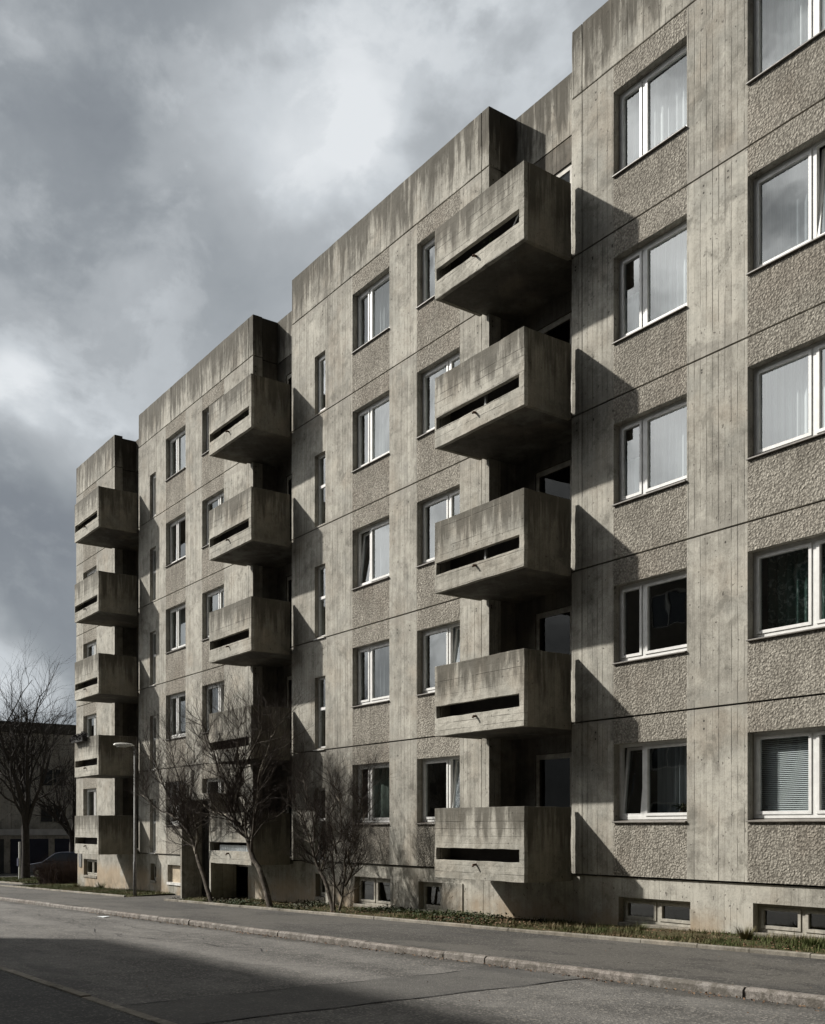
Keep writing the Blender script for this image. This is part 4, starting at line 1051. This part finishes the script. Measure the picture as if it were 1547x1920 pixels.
# block across the street, behind the camera: it shades the near lane and is mirrored in the lower windows
e = empty('opposite_building', (-10, -8, gz(-10))); tag(e, 'shaded concrete apartment block across the street', 'apartment building')
mb = MB(); YO = -6.0
OZ = 11.75; hol = set()
xs = [-33.4]; zs = [-3.3, -1.6]
nb = 13
for i in range(nb): xs += [-33.4 + 1.0 + i * 3.4, -33.4 + 2.7 + i * 3.4]
xs.append(xs[-1] + 1.2)
for k in range(4): zs += [-.4 + k * 2.85, -.4 + k * 2.85 + 1.45]
zs.append(OZ)
for i in range(nb):
    for k in range(4): hol.add((1 + 2 * i, 2 + 2 * k))
mb.cells(xs, zs, YO - .3, YO, hol)
mb.box(xs[0] + .01, xs[-1] - .01, YO - 12, YO - .31, -3.3, OZ - .3)
mb.build('wall', 'opposite_wall', e)
for i in range(nb):
    for k in range(4):
        a, b = xs[1 + 2 * i], xs[2 + 2 * i]; z0, z1 = zs[2 + 2 * k], zs[3 + 2 * k]
        w = MB(); w.cells([a, a + .07, (a + b) / 2 - .04, (a + b) / 2 + .04, b - .07, b], [z0, z0 + .07, z1 - .07, z1], YO - .2, YO - .12, {(1, 1), (3, 1)}); f = w.build('window', 'frame_white', e, merge=True)
        w = MB(); w.box(a + .07, b - .07, YO - .19, YO - .17, z0 + .07, z1 - .07); w.build('pane', 'dark_pane', f)

# ------------------------------------------------------------------ light
SUNV = Vector((1.27, 1.0, -1.12)).normalized()
sd = bpy.data.lights.new('sun', 'SUN'); sd.energy = 5.0; sd.angle = R(1.3); sd.color = (1., .955, .885)
so = bpy.data.objects.new('sun', sd); COL.objects.link(so); so.rotation_euler = SUNV.to_track_quat('-Z', 'Y').to_euler(); so.location = (-30, -20, 40)

FWD = Vector((-.81316, .58205, 0)); RGT = Vector((.58205, .81316, 0))
def direc(px, py): return (FWD + RGT * ((px - 773.5) / 1937) + Vector((0, 0, (1553 - py) / 1937))).normalized()
wd = bpy.data.worlds.new('World'); S.world = wd; wd.use_nodes = True
k = NT(wd.node_tree)
out = k.n('ShaderNodeOutputWorld'); bg = k.n('ShaderNodeBackground'); bg.inputs[1].default_value = .1
tc = k.n('ShaderNodeTexCoord'); dv = tc.outputs['Generated']
nz = k.n('ShaderNodeTexNoise'); nz.inputs['Scale'].default_value = 3.2; nz.inputs['Detail'].default_value = 5; nz.inputs['Roughness'].default_value = .55
k.link(dv, nz.inputs['Vector'])
sub = k.n('ShaderNodeVectorMath', operation='SUBTRACT'); k.link(nz.outputs['Color'], sub.inputs[0]); sub.inputs[1].default_value = (.5, .5, .5)
scl = k.n('ShaderNodeVectorMath', operation='SCALE'); k.link(sub.outputs[0], scl.inputs[0]); scl.inputs['Scale'].default_value = .26
add = k.n('ShaderNodeVectorMath', operation='ADD'); k.link(dv, add.inputs[0]); k.link(scl.outputs[0], add.inputs[1])
nrm = k.n('ShaderNodeVectorMath', operation='NORMALIZE'); k.link(add.outputs[0], nrm.inputs[0]); dd = nrm.outputs[0]
def blob(px, py, deg, soft=1.):
    v = direc(px, py); n_ = k.n('ShaderNodeVectorMath', operation='DOT_PRODUCT'); k.link(dd, n_.inputs[0]); n_.inputs[1].default_value = tuple(v)
    return k.rng(n_.outputs['Value'], math.cos(R(deg)), math.cos(R(deg * .15)))
sepd = k.n('ShaderNodeSeparateXYZ'); k.link(dv, sepd.inputs[0])
# stretch the clouds towards the horizon
cl = k.n('ShaderNodeVectorMath', operation='MULTIPLY'); k.link(dd, cl.inputs[0]); cl.inputs[1].default_value = (1., 1., 2.2)
f1 = k.noise(cl.outputs[0], 2.6, 7, .56, .25); f2 = k.noise(dv, 9., 7, .6, .2)
val = k.m('ADD', k.m('MULTIPLY', k.m('SUBTRACT', f1, .5), .42), k.m('MULTIPLY', k.m('SUBTRACT', f2, .5), .30))
cm = k.n('ShaderNodeVectorMath', operation='MULTIPLY'); k.link(dv, cm.inputs[0]); cm.inputs[1].default_value = (1., 1., 1.35)
f3 = k.noise(cm.outputs[0], 4.4, 9, .56, .2); f4 = k.noise(cm.outputs[0], 9.5, 8, .58, .2)
val = k.m('ADD', val, k.m('MULTIPLY', k.rng(f3, .46, .56), .15))
val = k.m('ADD', val, k.m('MULTIPLY', k.rng(f4, .48, .58), .09))
val = k.m('ADD', val, .45)
for (px, py, deg, amp) in ((540, 170, 6.5, .13), (900, 60, 14, .15), (665, 300, 4, .09), (60, 850, 5., .24), (20, 800, 3, .1), (250, 700, 7, .06), (490, 440, 6, -.07), (60, 1090, 7.5, -.16), (40, 1330, 4, .22), (330, 560, 7, -.04), (150, 90, 8, -.03)):
    if amp: val = k.m('ADD', val, k.m('MULTIPLY', blob(px, py, deg), amp))
rp = k.n('ShaderNodeValToRGB'); cr = rp.color_ramp
cr.elements[0].position = .0; cr.elements[0].color = (.12, .138, .165, 1)
cr.elements[1].position = 1.; cr.elements[1].color = (.66, .685, .705, 1)
for p_, c_ in ((.28, (.190, .208, .230)), (.45, (.258, .280, .300)), (.62, (.355, .378, .398)), (.8, (.50, .53, .555))):
    el = cr.elements.new(p_); el.color = (*c_, 1)
k.link(val, rp.inputs[0])
# sky dimmed out of view, overhead and towards near end, to deepen the shade
fall = k.m('MULTIPLY', k.rng(sepd.outputs[0], -.45, .5, 1., .05), k.rng(sepd.outputs[2], .62, .92, 1., .22))
sky = k.n('ShaderNodeTexSky', sky_type='NISHITA'); sky.sun_disc = False
sky.sun_elevation = math.asin(-SUNV.z); sky.sun_rotation = math.atan2(-SUNV.x, -SUNV.y)
c10 = k.n('ShaderNodeVectorMath', operation='SCALE'); k.link(rp.outputs[0], c10.inputs[0]); k.link(k.m('MULTIPLY', fall, 10.), c10.inputs['Scale'])
sdot = k.n('ShaderNodeVectorMath', operation='DOT_PRODUCT'); k.link(dd, sdot.inputs[0]); sdot.inputs[1].default_value = tuple(-SUNV)
glow = k.m('MULTIPLY', k.rng(sdot.outputs['Value'], math.cos(R(40)), math.cos(R(3))), 16.)
glow = k.m('MULTIPLY', glow, k.rng(f3, .38, .62, .35, 1.6))
gcol = k.n('ShaderNodeVectorMath', operation='SCALE'); gcol.inputs[0].default_value = (1., .99, .97); k.link(glow, gcol.inputs['Scale'])
gsum = k.n('ShaderNodeVectorMath', operation='ADD'); k.link(c10.outputs[0], gsum.inputs[0]); k.link(gcol.outputs[0], gsum.inputs[1]); c10 = gsum
mixc = k.mix(.97, sky.outputs[0], c10.outputs[0])
k.link(mixc, bg.inputs[0]); k.link(bg.outputs[0], out.inputs[0])

# ------------------------------------------------------------------ camera
cd = bpy.data.cameras.new('camera'); cam = bpy.data.objects.new('camera', cd); COL.objects.link(cam); S.camera = cam
cd.sensor_fit = 'HORIZONTAL'; cd.sensor_width = 36; cd.lens = 36 * 1937 / 1547; cd.clip_end = 6000; cd.clip_start = .05
cd.shift_y = (1553 - 960) / 1547
cam.rotation_euler = FWD.to_track_quat('-Z', 'Y').to_euler()
S.view_settings.view_transform = 'Standard'; S.view_settings.look = 'None'; S.view_settings.exposure = .25; S.view_settings.gamma = 1
S.render.resolution_x = 825; S.render.resolution_y = 1024
